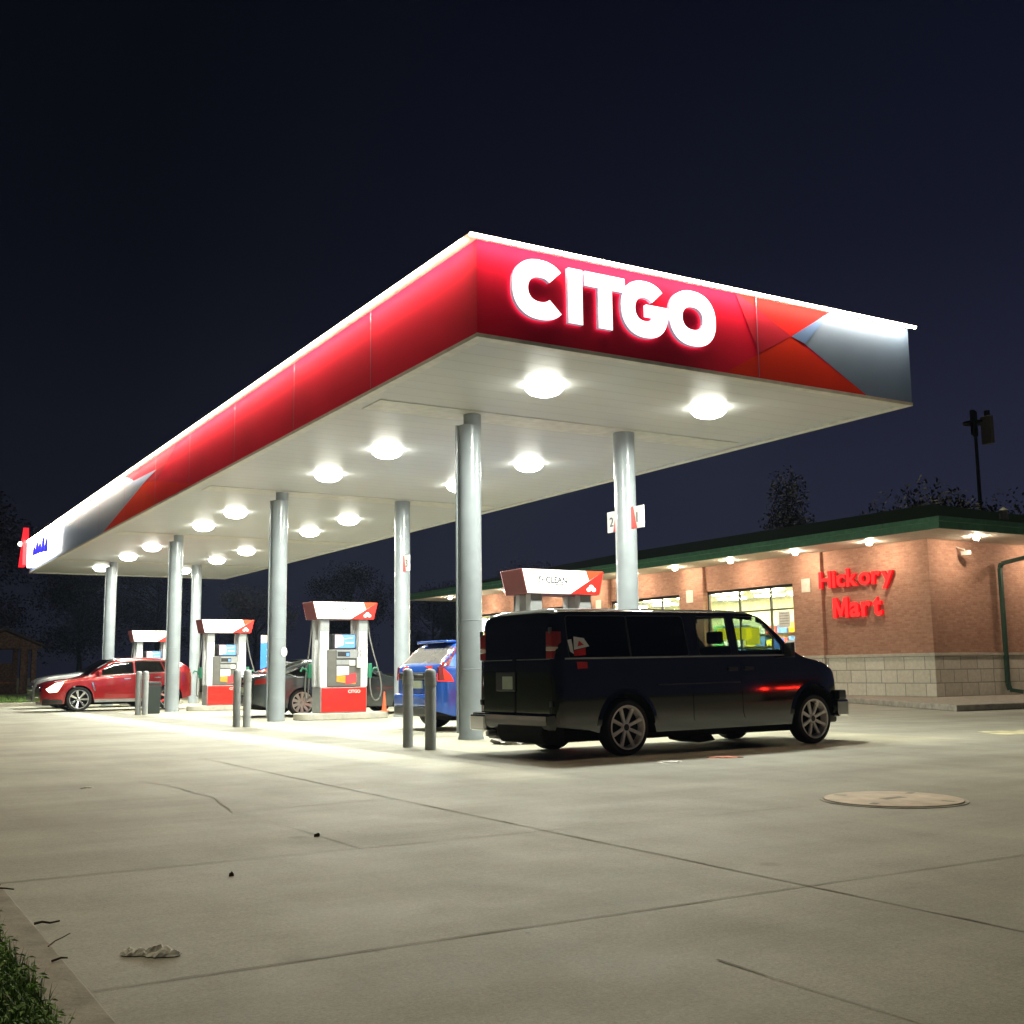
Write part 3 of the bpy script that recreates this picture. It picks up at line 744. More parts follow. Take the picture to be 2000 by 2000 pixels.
def wheel(parent, x, y, side, r, wd, rr, spokes, rim_m, z=None, style='spoke', hubm=None):
    """side: -1/+1 = which way the outer face looks; the wheel is the dark drum, with tyre and rim under it"""
    z = z if z is not None else r
    hub = MB().lathe([(rr*.9, -side*.08), (rr*.9, -side*.0)], axis='y', n=24).build('wheel', M_under, parent); hub.location = (x, y, z)
    t = MB(); h = wd/2
    t.lathe([(rr*.98, -h*.9), (rr+.01, -h*.98), (r*.93, -h), (r*.985, -h*.82), (r, -h*.5), (r, h*.5), (r*.985, h*.82), (r*.93, h), (rr+.01, h*.98), (rr*.98, h*.9)], axis='y', n=56, caps=False)
    t.build('tyre', M_black, hub, smooth=40)
    m = MB(); o = side*h
    m.lathe([(rr*1.0, o*.9), (rr*1.02, o*.99), (rr*.94, o*.99), (rr*.90, o*.80), (rr*.90, -o*.6)], axis='y', n=56, caps=False)
    for k in range(spokes):
        a = 2*math.pi*(k+.5)/spokes
        ca, sa = math.cos(a), math.sin(a)
        w0, w1 = (.036, .045) if style == 'spoke' else (.05, .082)
        if style == 'wide': w0, w1 = .04, .075
        def p(rad, t, yy): return (rad*ca-t*sa, yy, rad*sa+t*ca)
        ri, ro = rr*.16, rr*.93
        v = [p(ri, -w0/2, o*.62), p(ro, -w1/2, o*.90), p(ro, w1/2, o*.90), p(ri, w0/2, o*.62)]
        b_ = [p(ri, -w0/2, o*.40), p(ro, -w1/2, o*.62), p(ro, w1/2, o*.62), p(ri, w0/2, o*.40)]
        V = [m.bm.verts.new(q) for q in v+b_]
        for q in ((0, 1, 2, 3), (7, 6, 5, 4), (0, 4, 5, 1), (1, 5, 6, 2), (2, 6, 7, 3), (3, 7, 4, 0)): m.bm.faces.new([V[i] for i in q])
    m.lathe([(rr*.22, o*.35), (rr*.22, o*.66), (rr*.17, o*.70)], axis='y', n=24, m=None)
    m.build('rim', rim_m, hub, smooth=40)
    MB().lathe([(rr*.15, o*.70), (rr*.13, o*.76), (.001, o*.765)], axis='y', n=20).build('hub_cap', hubm or M_dark, hub, smooth=50)
    return hub

# ---- black passenger van
van = empty('passenger_van', (1.845-.85*math.sin(R(3)), -.427+.85*math.cos(R(3)), 0), R(3))
tag(van, 'black full size passenger van with bright alloy wheels parked beside the nearest pump', 'van')
M_vblack = mat('van_black_paint', (.007, .0085, .007), .06, coat=1.0, var=.1, spec=.9)
M_vtrim = mat('van_grey_trim', (.022, .023, .022), .4, coat=.3)
M_tail = mat('tail_lamp_red', (.28, .022, .015), .2, coat=.6)
M_tailw = mat('tail_lamp_white', (.65, .45, .38), .25, coat=.6)
M_plate = mat('licence_plate', (.42, .48, .38), .5)
VW = 1.76; WB = 3.38
vc = Car(-1.08, 3.97, VW,
         [(-1.08, 1.66), (-1.03, 1.79), (-.9, 1.83), (0, 1.835), (1.8, 1.83), (2.2, 1.815), (2.45, 1.765), (2.75, 1.55), (3.10, 1.25), (3.3, 1.175), (3.62, 1.12), (3.85, 1.02), (3.94, .93), (3.97, .86)],
         [(-1.08, 1.215), (3.0, 1.2), (3.35, 1.05), (3.97, .80)], [(-1.08, .40), (-.6, .34), (-.35, .27), (3.0, .25), (3.7, .30), (3.97, .42)],
         [(0, .345, .43), (WB, .345, .43)], 0, tumble=.20, rf=(.45, .16), rr=(.10, .07), crad=.13, p=.42, rake=.013)
w1 = [(-.86, 1.235), (.06, 1.235), (.06, 1.70), (-.84, 1.70)]; w1b = [(.10, 1.235), (1.03, 1.235), (1.01, 1.70), (.10, 1.70)]
w2 = [(1.27, 1.235), (1.80, 1.235), (1.79, 1.695), (1.29, 1.695)]
w3 = [(1.97, 1.225), (2.78, 1.225), (2.76, 1.37), (2.38, 1.70), (1.97, 1.70)]
body = vc.shell(van, M_vblack, [w1, w1b, w2, w3], wsr=(2.50, 3.05), gmat=M_glass_tint, jmin=25)
def grow(P, d):
    cx = sum(p[0] for p in P)/len(P); cz = sum(p[1] for p in P)/len(P)
    return [(x+math.copysign(d, x-cx), z+math.copysign(d, z-cz)) for x, z in P]
for sd in (-1, 1):
    for P, g in ((w1, M_glass_dark), (w1b, M_glass_dark), (w2, M_glass_tint), (w3, M_glass_tint)):
        o = vc.panel('side_window', grow(P, .022), sd, g, van, .003, .004, rnd=.05)
    # gaskets over the ragged hole edges: thin frames
    for P in (w1, w1b, w2, w3):
        O_ = round_poly(grow(P, .035), .06); I_ = round_poly(grow(P, -.022), .04)
        mb = MB(); n = len(O_)
        def pt(p, off): return (p[0], sd*(vc.y(p[0], p[1])+off), p[1]+vc.rk(p[0]))
        vo = [mb.bm.verts.new(pt(p, .008)) for p in O_]; vi = [mb.bm.verts.new(pt(p, .008)) for p in I_]; vo2 = [mb.bm.verts.new(pt(p, -.006)) for p in O_]; vi2 = [mb.bm.verts.new(pt(p, -.012)) for p in I_]
        for i in range(n):
            j = (i+1) % n
            for q in ((vo[i], vo[j], vi[j], vi[i]), (vo2[i], vo2[j], vo[j], vo[i]), (vi[i], vi[j], vi2[j], vi2[i])): mb.bm.faces.new(q)
        mb.build('window_seal', M_vtrim, van)
    vc.panel('belt_moulding', [(-.95, 1.195), (2.82, 1.185), (2.82, 1.205), (-.95, 1.215)], sd, M_steel if sd < 0 else M_vtrim, van, .010, .014)  # camera side in bright steel, a highlight painted along the belt
    vc.panel('side_moulding', [(.50, .845), (1.95, .84), (1.95, .857), (.50, .862)], sd, M_vtrim, van, .012, .016)
    d1 = vc.panel('front_door', [(1.99, .45), (2.02, .37), (2.62, .37), (2.84, .62), (2.84, 1.165), (1.97, 1.170)], sd, M_vblack, van, .006, .012, rnd=.05)
    h = vc.panel('handle', [(2.05, 1.00), (2.20, 1.0), (2.20, 1.05), (2.05, 1.05)], sd, M_vtrim, d1, .035, .03, rnd=.02)
    d2 = vc.panel('side_door', [(1.10, .37), (1.95, .37), (1.945, 1.17), (1.10, 1.175)], sd, M_vblack, van, .006, .012, rnd=.05)
    vc.panel('handle', [(1.74, 1.00), (1.89, 1.0), (1.89, 1.05), (1.74, 1.05)], sd, M_vtrim, d2, .035, .03, rnd=.02)
    # wheel arch lips
    for cx in (0, WB):
        mb = MB(); A = arcpts(cx, .345, .43, .43, 5, 175, 28); B_ = arcpts(cx, .345, .485, .485, 5, 175, 28)
        def pt(p, off): return (p[0], sd*(vc.y(p[0], max(p[1], .3))+off), p[1]+vc.rk(p[0]))
        a = [mb.bm.verts.new(pt(p, .016)) for p in A]; b = [mb.bm.verts.new(pt(p, .004)) for p in B_]; c = [mb.bm.verts.new(pt(p, -.03)) for p in A]
        for i in range(len(A)-1):
            mb.bm.faces.new([a[i], a[i+1], b[i+1], b[i]]); mb.bm.faces.new([c[i], c[i+1], a[i+1], a[i]])
        mb.build('wheel_arch', M_vblack, van, smooth=40)
    # tail lamp wrapped round the rear corner
    tl = MB(); yy = VW/2
    for z0_, z1_, mt in ((1.205, 1.30, M_tail), (1.30, 1.355, M_tailw), (1.355, 1.54, M_tail)):
        tl.prism([(-1.10, sd*(yy-.20)), (-1.105, sd*(yy-.075)), (-1.03, sd*(yy-.045-.06*(z0_-1.2))), (-.97, sd*(yy-.045-.06*(z0_-1.2))), (-.97, sd*(yy-.12)), (-1.05, sd*(yy-.2))], 'z', z0_+vc.rk(-1.05), z1_+vc.rk(-1.05)-.003, mt)
    tl.build('tail_lamp', M_tail, van, bevel=.008)
    # headlamps, mirrors
    MB().box(3.86, 3.965, sd*.58-.14, sd*.58+.14, .70, .90).build('headlamp', M_chrome, van, bevel=.03)
    mr = MB(); mr.box(2.80, 2.87, sd*.96-.07, sd*.96+.07, 1.20, 1.40); mr.tube([(2.84, sd*.84, 1.22), (2.83, sd*.92, 1.25)], .02, 8)
    mr.build('door_mirror', M_vtrim, van, bevel=.02)
# rear doors, glass, plate
xr = -1.082
ztop = 1.66
for sd in (-1, 1):
    yo, yi = sd*(VW/2-.12), sd*.012
    dr = MB(); dr.prism([(yi, .50), (yo, .50), (yo, 1.20), (yo-sd*.06, 1.60), (yi, 1.62)], 'x', xr-.012, xr+.02)
    d = dr.build('rear_door', M_vblack, van, bevel=.02)
    gl = MB(); gl.prism([(yi+sd*.05, 1.235), (yo-sd*.11, 1.235), (yo-sd*.16, 1.555), (yi+sd*.05, 1.565)], 'x', xr-.016, xr-.011)
    gl.build('rear_window', mat('rear_glass_black', (.004, .005, .005), .05, coat=1), d)
    MB().tube([(xr-.018, yi+sd*.04, 1.19), (xr-.018, yo, 1.19)], .006, 6).build('belt_moulding', M_vtrim, d)
    for zz in (.62, 1.50): MB().box(xr-.03, xr-.005, min(yo-sd*.01, yo+sd*.04), max(yo-sd*.01, yo+sd*.04), zz, zz+.07).build('hinge', M_vtrim, d, bevel=.006)
ph = MB(); ph.box(xr-.03, xr-.012, -.02, .42, .80, 1.04, M_vtrim); ph = ph.build('plate_recess', M_vtrim, van, bevel=.01)
pl = MB().box(xr-.034, xr-.031, .03, .26, .825, .985).build('licence_plate', M_plate, ph)
bp = MB(); bp.prism([(xr-.11, .34), (xr-.13, .40), (xr-.13, .53), (xr+.0, .54), (xr+.05, .44), (xr+.0, .33)], 'y', -VW/2+.04, VW/2-.04)
bp.build('rear_bumper', M_vblack, van, bevel=.02)
MB().box(xr-.145, xr+.02, VW/2-.36, VW/2+.01, .30, .51).build('bumper_end', M_chrome, van, bevel=.03)
MB().box(xr-.05, xr+.1, -VW/2+.3, VW/2-.25, .19, .34).build('rear_valance', M_vblack, van, bevel=.05)
MB().tube([(-1.25, .42, .27), (-.6, .42, .27)], .035, 12).build('exhaust_pipe', M_steel, van, smooth=40)
MB().prism([(xr-.125, .42), (xr-.145, .30), (xr-.08, .18), (xr+.2, .16), (xr+.2, .42)], 'y', -.75, .25).build('tow_hitch', M_under, van, bevel=.03)
# front bumper
fb = MB(); fb.prism([(3.88, -.90), (4.09, -.85), (4.16, -.4), (4.18, 0), (4.16, .4), (4.09, .85), (3.88, .90)], 'z', .60, .73); fb.build('front_bumper_top', M_vtrim, van, bevel=.02)
fb = MB(); fb.prism([(3.84, -.93), (4.10, -.88), (4.18, -.4), (4.2, 0), (4.18, .4), (4.10, .88), (3.84, .93)], 'z', .36, .598); fb.build('front_bumper', M_chrome, van, bevel=.03)
MB().box(3.7, 4.05, -.7, .7, .27, .40).build('air_dam', M_vtrim, van, bevel=.03)
MB().box(3.93, 3.99, -.42, .42, .74, .92).build('grille', M_vtrim, van, bevel=.01)
# underside, seats, steering wheel
MB().box(-.9, 3.7, -.62, .62, .18, .3).build('underbody', M_under, van, bevel=.03)
MB().prism([(1.35, .2), (1.7, .2), (1.8, .1), (1.5, .08), (1.3, .12)], 'y', -.55, -.1).build('fuel_tank', M_under, van, bevel=.03)
for i, (sx, sy, w_) in enumerate(((2.05, -.42, .5), (2.05, .42, .5), (1.1, -.1, 1.0), (.3, 0, 1.2), (-.45, 0, 1.2))):
    q = MB(); q.prism([(sx-.05, .7), (sx+.42, .7), (sx+.42, .84), (sx+.08, .86), (sx-.04, 1.36), (sx-.14, 1.36), (sx-.12, .7)], 'y', sy-w_/2, sy+w_/2)
    for t in ((-.25, .25) if w_ > .7 else (0,)): q.box(sx-.15, sx-.05, sy+t-.13, sy+t+.13, 1.39, 1.56)
    q.build('seat', M_dark, van, bevel=.03)
MB().lathe([(.17, -.01), (.19, 0), (.17, .01)], axis='x', origin=(2.62, .42, 1.12), n=24).build('steering_wheel', M_dark, van)
MB().prism([(2.75, .8), (3.1, .8), (3.05, 1.19), (2.78, 1.17)], 'y', -.8, .8).build('dashboard', M_dark, van, bevel=.03)
# a sign's reflection painted as panels on the rear side glass and body
g = vc.panel('painted_reflection', [(-.80, 1.31), (-.56, 1.35), (-.63, 1.45), (-.78, 1.47)], -1, M_panelw, van, .0105, .003); g['label'] = 'painted reflection of a white sign with a red triangle on the rear side glass'
vc.panel('reflected_triangle', [(-.74, 1.35), (-.64, 1.37), (-.71, 1.42)], -1, M_red, g, .013, .003)
vc.panel('painted_reflection', [(-.86, 1.29), (-.81, 1.26), (-.82, 1.44), (-.88, 1.43)], -1, M_panelw, van, .0105, .003)
g = vc.panel('painted_reflection', [(-.81, 1.235), (-.63, 1.245), (-.62, 1.335), (-.80, 1.30)], -1, M_red, van, .0105, .003); g['label'] = 'red part of the painted sign reflection on the rear side glass'
vc.panel('painted_reflection', [(-.76, 1.08), (-.61, 1.085), (-.61, 1.16), (-.77, 1.165)], -1, M_red, van, .0035, .003)
for x in (0, WB):
    for sd in (-1, 1): wheel(van, x, sd*(VW/2-.115), sd, .345, .22, .268, 8, M_alu)

# ---- helper for the three smaller cars
def lamps(parent, x, y, z, w, h, m, name): return MB().box(x-.02, x+.02, y-w/2, y+w/2, z-h/2, z+h/2).build(name, m, parent, bevel=.01)
M_headlit = emis('headlamp_glow', (1, .86, .62), 5)
M_tailit = emis('tail_lamp_glow', (1, .03, .015), 1.6)
M_interior = mat('dark_interior', (.02, .02, .022), .8)
def seats(parent, xs, yw=.42, z=.45, h=.6):
    for x in xs:
        for y in (-yw, yw):
            q = MB(); q.prism([(x, z), (x+.45, z), (x+.45, z+.12), (x+.12, z+.14), (x-.02, z+h), (x-.14, z+h), (x-.06, z)], 'y', y-.24, y+.24); q.box(x-.15, x-.05, y-.12, y+.12, z+h+.02, z+h+.17)
            q.build('seat', M_interior, parent, bevel=.03)

# ---- red crossover (faces the road: local +x = towards the road = world -x)
M_rpaint = mat('red_car_paint', (.38, .008, .012), .22, .35, coat=1.0, var=.05)
red = empty('parked_car', (-.15, 25.52, 0), math.pi)
tag(red, 'red crossover with headlights on under the far end of the canopy', 'car', 'cars at the pumps')
RW = 1.86
rc = Car(-3.43, 1.05, RW,
         [(-3.43, 1.0), (-3.36, 1.28), (-3.15, 1.47), (-2.7, 1.58), (-1.9, 1.63), (-1.25, 1.61), (-.95, 1.55), (-.65, 1.38), (-.22, 1.08), (.0, 1.02), (.45, .97), (.85, .885), (1.0, .78), (1.05, .66)],
         [(-3.43, 1.18), (-2.4, 1.15), (-1.0, 1.06), (.0, .94), (.7, .82), (1.05, .62)], [(-3.43, .42), (-3.0, .30), (-.4, .27), (.4, .24), (1.05, .30)],
         [(0, .37, .42), (-2.68, .37, .42)], 0, tumble=.42, rf=(.62, .42), rr=(.5, .22), crad=.16, p=.6, zmid=.62)
rw1 = [(-1.58, 1.155), (-.66, 1.10), (-.50, 1.13), (-1.0, 1.43), (-1.56, 1.47)]; rw2 = [(-2.52, 1.19), (-1.66, 1.16), (-1.66, 1.48), (-2.40, 1.47)]; rw3 = [(-3.0, 1.235), (-2.6, 1.2), (-2.48, 1.46), (-2.68, 1.44)]
rc.shell(red, M_rpaint, [rw1, rw2, rw3], wsr=(-1.05, -.24), rwr=(-3.36, -3.12), gmat=M_glass_sedan, jmin=25)
for sd in (-1, 1):
    for P in (rw1, rw2, rw3): rc.panel('side_window', grow(P, .025), sd, M_glass_sedan, red, .003, .006, rnd=.04)
    rc.panel('window_trim', [(-3.02, 1.195), (-2.5, 1.15), (-.55, 1.06), (-.55, 1.078), (-2.5, 1.168), (-3.02, 1.213)], sd, M_chrome, red, .01, .014)
    rc.panel('sill_trim', [(-2.22, .27), (-.45, .27), (-.45, .36), (-2.22, .36)], sd, M_steel, red, .012, .016)
    d = rc.panel('front_door', [(-1.58, .42), (-.50, .42), (-.42, .75), (-.46, 1.04), (-1.58, 1.10)], sd, M_rpaint, red, .006, .012, rnd=.05)
    rc.panel('handle', [(-1.50, .96), (-1.30, .955), (-1.30, .985), (-1.50, .99)], sd, M_chrome, d, .03, .025)
    d = rc.panel('rear_door', [(-2.30, .55), (-2.20, .42), (-1.61, .42), (-1.61, 1.10), (-2.50, 1.13), (-2.5, .85)], sd, M_rpaint, red, .006, .012, rnd=.05)
    rc.panel('handle', [(-2.42, .985), (-2.22, .98), (-2.22, 1.01), (-2.42, 1.015)], sd, M_chrome, d, .03, .025)
    rc.panel('lower_cladding', [(.44, .25), (1.0, .30), (1.0, .40), (.47, .36)], sd, M_vtrim, red, .01, .016)
    rc.panel('roof_rail', [(-2.9, 1.50), (-1.1, 1.53), (-1.1, 1.555), (-2.9, 1.525)], sd, M_chrome, red, .02, .02)
    rc.panel('fender_vent', [(-.47, .62), (-.43, .60), (-.35, .86), (-.40, .88)], sd, M_chrome, red, .014, .02)
    rc.panel('headlamp', [(.62, .60), (.84, .58), (.93, .68), (.68, .86), (.44, .905), (.48, .84)], sd, M_headlit, red, .008, .02)
    rc.panel('tail_lamp', [(-3.40, .78), (-3.30, .80), (-3.16, 1.16), (-3.25, 1.24), (-3.36, 1.16)], sd, M_tail, red, .01, .02)
    MB().box(-.62, -.5, sd*.98-.09, sd*.98+.09, 1.08, 1.22).build('door_mirror', M_rpaint, red, bevel=.03)
MB().box(.98, 1.075, -.32, .32, .42, .74).build('grille', M_chrome, red, bevel=.03)
MB().box(.4, 1.0, -.62, .62, .20, .30).build('chin_spoiler', M_vtrim, red, bevel=.03)
MB().box(-3.1, .6, -.6, .6, .2, .32).build('underbody', M_under, red)
seats(red, (-1.6, -2.5), z=.55, h=.65)
for x in (0, -2.68):
    for sd in (-1, 1): wheel(red, x, sd*(RW/2-.11), sd, .37, .22, .275, 7, M_chrome, style='wide', hubm=M_chrome)

# ---- grey crossover beyond it
M_gpaint = mat('grey_car_paint', (.33, .35, .36), .25, .2, coat=1.0, var=.04)
gry = empty('parked_car', (.15, 29.55, 0), math.pi)
tag(gry, 'silver grey crossover mostly hidden behind the red car at the farthest pump', 'car', 'cars at the pumps')
gc = Car(-3.45, 1.0, 1.84,
         [(-3.45, 1.0), (-3.36, 1.35), (-3.1, 1.58), (-2.5, 1.66), (-1.7, 1.68), (-1.35, 1.63), (-1.05, 1.48), (-.52, 1.21), (-.3, 1.17), (.25, 1.11), (.75, 1.0), (.94, .86), (1.0, .72)],
         [(-3.45, 1.15), (-1.0, 1.08), (.1, .98), (.7, .86), (1.0, .66)], [(-3.45, .40), (-.4, .27), (.4, .22), (1.0, .26)],
         [(0, .35, .40), (-2.62, .35, .40)], 0, tumble=.38, rf=(.5, .36), rr=(.4, .2), crad=.16, p=.6)
gw1 = [(-1.95, 1.14), (-.85, 1.14), (-1.35, 1.47), (-1.93, 1.5)]; gw2 = [(-2.9, 1.18), (-2.03, 1.15), (-2.03, 1.51), (-2.75, 1.48)]
gc.shell(gry, M_gpaint, [gw1, gw2], wsr=(-1.35, -.52), gmat=M_glass_sedan, jmin=25)
for sd in (-1, 1):
    for P in (gw1, gw2): gc.panel('side_window', grow(P, .025), sd, M_glass_sedan, gry, .003, .006, rnd=.04)
    gc.panel('headlamp', [(.55, .74), (.86, .70), (.90, .80), (.60, .92), (.46, .90)], sd, M_chrome, gry, .008, .02)
    MB().box(-1.05, -.93, sd*.97-.09, sd*.97+.09, 1.1, 1.25).build('door_mirror', M_gpaint, gry, bevel=.03)
MB().box(.93, 1.03, -.5, .5, .60, .76).build('grille', M_chrome, gry, bevel=.03)
MB().box(.88, 1.03, -.62, .62, .26, .45).build('front_bumper', M_vtrim, gry, bevel=.04)
MB().box(-3.1, .6, -.6, .6, .2, .32).build('underbody', M_under, gry)
seats(gry, (-1.7, -2.5), z=.55, h=.65)
for x in (0, -2.62):
    for sd in (-1, 1): wheel(gry, x, sd*.81, sd, .35, .21, .24, 6, M_alugrey, style='wide')

# ---- dark sedan (rear towards the road)
M_spaint = mat('dark_grey_car_paint', (.07, .085, .088), .2, .3, coat=1.0, var=.05)
sed = empty('parked_car', (3.46, 16.2, 0), 0)
tag(sed, 'dark grey sedan behind the second front column and its fuel pump', 'car', 'cars at the pumps')
sc_ = Car(-1.22, 3.72, 1.88,
          [(-1.22, .82), (-1.18, .99), (-1.05, 1.045), (-.8, 1.09), (-.5, 1.22), (-.05, 1.37), (.45, 1.44), (.9, 1.445), (1.4, 1.41), (1.75, 1.30), (2.45, 1.00), (2.8, .93), (3.3, .84), (3.62, .72), (3.72, .60)],
          [(-1.22, 1.0), (-.4, .99), (1.4, .94), (2.4, .88), (3.2, .76), (3.72, .56)], [(-1.22, .34), (-.9, .24), (-.4, .22), (3.3, .20), (3.72, .26)],
          [(0, .34, .375), (2.86, .34, .375)], 0, tumble=.48, rf=(.6, .4), rr=(.45, .26), crad=.16, p=.62, zmid=.58)
sw1 = [(-.38, 1.06), (-.12, 1.0), (.32, 1.0), (.32, 1.26), (.12, 1.24)]; sw2 = [(.38, 1.0), (1.12, .985), (1.12, 1.29), (.38, 1.275)]; sw3 = [(1.2, .985), (2.1, .97), (1.55, 1.24), (1.2, 1.285)]
sc_.shell(sed, M_spaint, [sw1, sw2, sw3], wsr=(1.5, 2.4), rwr=(-.85, .1), gmat=M_glass_sedan, jmin=25)
for sd in (-1, 1):
    for P in (sw1, sw2, sw3): sc_.panel('side_window', grow(P, .02), sd, M_glass_sedan, sed, .003, .006, rnd=.03)
    sc_.panel('window_trim', [(-.46, 1.07), (-.14, .965), (2.2, .94), (2.2, .955), (-.13, .982), (-.39, 1.07), (.1, 1.26), (.5, 1.30), (.5, 1.325), (.08, 1.29)], sd, M_chrome, sed, .012, .016)
    sc_.panel('tail_lamp', [(-1.19, .80), (-.92, .82), (-.80, .90), (-.95, .95), (-1.16, .93)], sd, M_tail, sed, .008, .02)
    sc_.panel('fuel_flap', [(-.55, .80), (-.38, .80), (-.38, .93), (-.55, .93)], sd, M_spaint, sed, .006, .01, rnd=.03)
    d = sc_.panel('rear_door', [(.30, .40), (1.14, .36), (1.14, .93), (.32, .95), (.1, .85)], sd, M_spaint, sed, .006, .012, rnd=.05)
    sc_.panel('handle', [(.45, .84), (.65, .84), (.65, .865), (.45, .865)], sd, M_chrome, d, .02, .02)
    d = sc_.panel('front_door', [(1.18, .36), (2.2, .36), (2.3, .6), (2.2, .90), (1.18, .93)], sd, M_spaint, sed, .006, .012, rnd=.05)
    sc_.panel('handle', [(1.32, .82), (1.52, .82), (1.52, .845), (1.32, .845)], sd, M_chrome, d, .02, .02)
    sc_.panel('headlamp', [(3.3, .62), (3.6, .56), (3.6, .64), (3.2, .74)], sd, M_chrome, sed, .008, .02)
    MB().box(1.98, 2.1, sd*1.0-.08, sd*1.0+.08, .98, 1.1).build('door_mirror', M_spaint, sed, bevel=.03)
MB().box(-1.245, -1.21, -.5, .5, .86, .90).build('boot_light_strip', M_tail, sed)
MB().box(-1.24, -1.15, -.6, .6, .30, .52).build('rear_bumper', M_vtrim, sed, bevel=.03)
MB().box(-1.25, -1.215, -.26, .26, .60, .73).build('licence_plate', M_plate, sed)
MB().box(-.9, 3.3, -.6, .6, .17, .28).build('underbody', M_under, sed)
seats(sed, (.35, 1.25), z=.42, h=.6)
for x in (0, 2.86):
    for sd in (-1, 1): wheel(sed, x, sd*(.94-.11), sd, .34, .22, .262, 10, M_alugrey, style='aero', hubm=M_alugrey)

unseen_car = copy_tree(sed); unseen_car.location = (18.5, -11.5, 0); unseen_car.rotation_euler = (0, 0, R(-38))  # unseen car, added only for its red reflection in the van
tag(unseen_car, 'unseen dark grey sedan added so its red tail lamps reflect in the van', 'car')
if 'group' in unseen_car: del unseen_car['group']
M_added_brake = emis('added_brake_glow', (1, .02, .01), 45)
for ch in unseen_car.children:
    if ch.name.startswith(('tail_lamp', 'boot_light_strip')):
        ch.material_slots[0].link = 'OBJECT'; ch.material_slots[0].material = M_added_brake

# ---- blue crossover (rear towards the road)
M_bpaint = mat('blue_car_paint', (.03, .13, .60), .2, .3, coat=1.0, var=.05)
blu = empty('parked_car', (3.42, 7.1, 0), 0)
tag(blu, 'bright blue crossover seen from behind between the nearest bollards and column', 'car', 'cars at the pumps')
BWd = 1.80
bc = Car(-.80, 3.70, BWd,
         [(-.80, 1.06), (-.76, 1.17), (-.62, 1.33), (-.42, 1.53), (-.28, 1.60), (.1, 1.645), (1.0, 1.66), (1.6, 1.60), (1.9, 1.48), (2.5, 1.14), (2.75, 1.08), (3.3, .98), (3.6, .82), (3.70, .66)],
         [(-.80, 1.12), (2.3, 1.0), (3.2, .9), (3.7, .62)], [(-.80, .36), (-.5, .27), (3.3, .25), (3.7, .3)],
         [(0, .345, .39), (2.62, .345, .39)], 0, tumble=.30, rf=(.6, .42), rr=(.34, .13), crad=.15, p=.55, zmid=.7)
bw1 = [(-.20, 1.19), (.25, 1.17), (.25, 1.46), (.0, 1.44)]; bw2 = [(.32, 1.17), (1.15, 1.14), (1.15, 1.50), (.32, 1.48)]; bw3 = [(1.23, 1.14), (2.2, 1.08), (1.68, 1.42), (1.23, 1.5)]
bc.shell(blu, M_bpaint, [bw1, bw2, bw3], wsr=(1.7, 2.45), rwr=(-.74, -.42), gmat=mat('blue_rear_glass', (.17, .16, .16), .08, coat=1), jmin=25)
for sd in (-1, 1):
    for P in (bw1, bw2, bw3): bc.panel('side_window', grow(P, .02), sd, M_glass_sedan, blu, .003, .006, rnd=.03)
    bc.panel('tail_lamp', [(-.79, 1.16), (-.72, 1.19), (-.42, 1.50), (-.36, 1.52), (-.58, 1.16)], sd, M_tail, blu, .01, .03)
    q = MB(); yo = sd*(BWd/2-.02)
    q.prism([(yo-sd*.07, 1.15), (yo-sd*.02, 1.15), (yo+sd*.005, .90), (yo-sd*.04, .90)], 'x', -.79, -.60, M_tail)
    q.build('tail_lamp', M_tail, blu, bevel=.015)
    bc.panel('tail_lamp', [(-.78, .89), (-.50, .885), (-.56, 1.0), (-.72, 1.15), (-.79, 1.16)], sd, M_tailit, blu, .012, .03)
    MB().box(-.80, -.74, sd*.62-.1, sd*.62+.1, .60, .66).build('reflector', M_tail, blu, bevel=.01)
    bc.panel('body_seam', [(-.57, 1.145), (2.2, 1.05), (2.2, 1.062), (-.57, 1.158)], sd, M_vtrim, blu, .003, .004)
MB().box(-.828, -.79, -.72, .72, .92, 1.05).build('tailgate_garnish', M_vtrim, blu, bevel=.015)
MB().box(-.845, -.80, -.36, .36, 1.0, 1.03).build('chrome_bar', M_chrome, blu)
MB().box(-.835, -.795, -.28, .28, .76, .90).build('licence_plate', M_plate, blu, bevel=.006)
MB().box(-.90, -.72, -.80, .80, .42, .66).build('rear_bumper', M_bpaint, blu, bevel=.05)
MB().box(-.92, -.72, -.74, .74, .26, .44).build('lower_bumper', M_vtrim, blu, bevel=.04)
MB().box(-.50, -.14, -.60, .60, 1.585, 1.63).build('roof_spoiler', M_bpaint, blu, bevel=.015)
MB().box(-.4, 3.3, -.6, .6, .18, .3).build('underbody', M_under, blu)
seats(blu, (.45, 1.4), z=.6, h=.65)
for x in (0, 2.62):
    for sd in (-1, 1): wheel(blu, x, sd*(BWd/2-.11), sd, .345, .21, .24, 7, M_alugrey, style='wide')
sc_b = MB(); sc_b.prism([(.2, -.06), (.46, -.02), (.46, .02), (.2, .06)], 'z', 1.66, 1.73); sc_b.build('roof_antenna', M_bpaint, blu, bevel=.02)

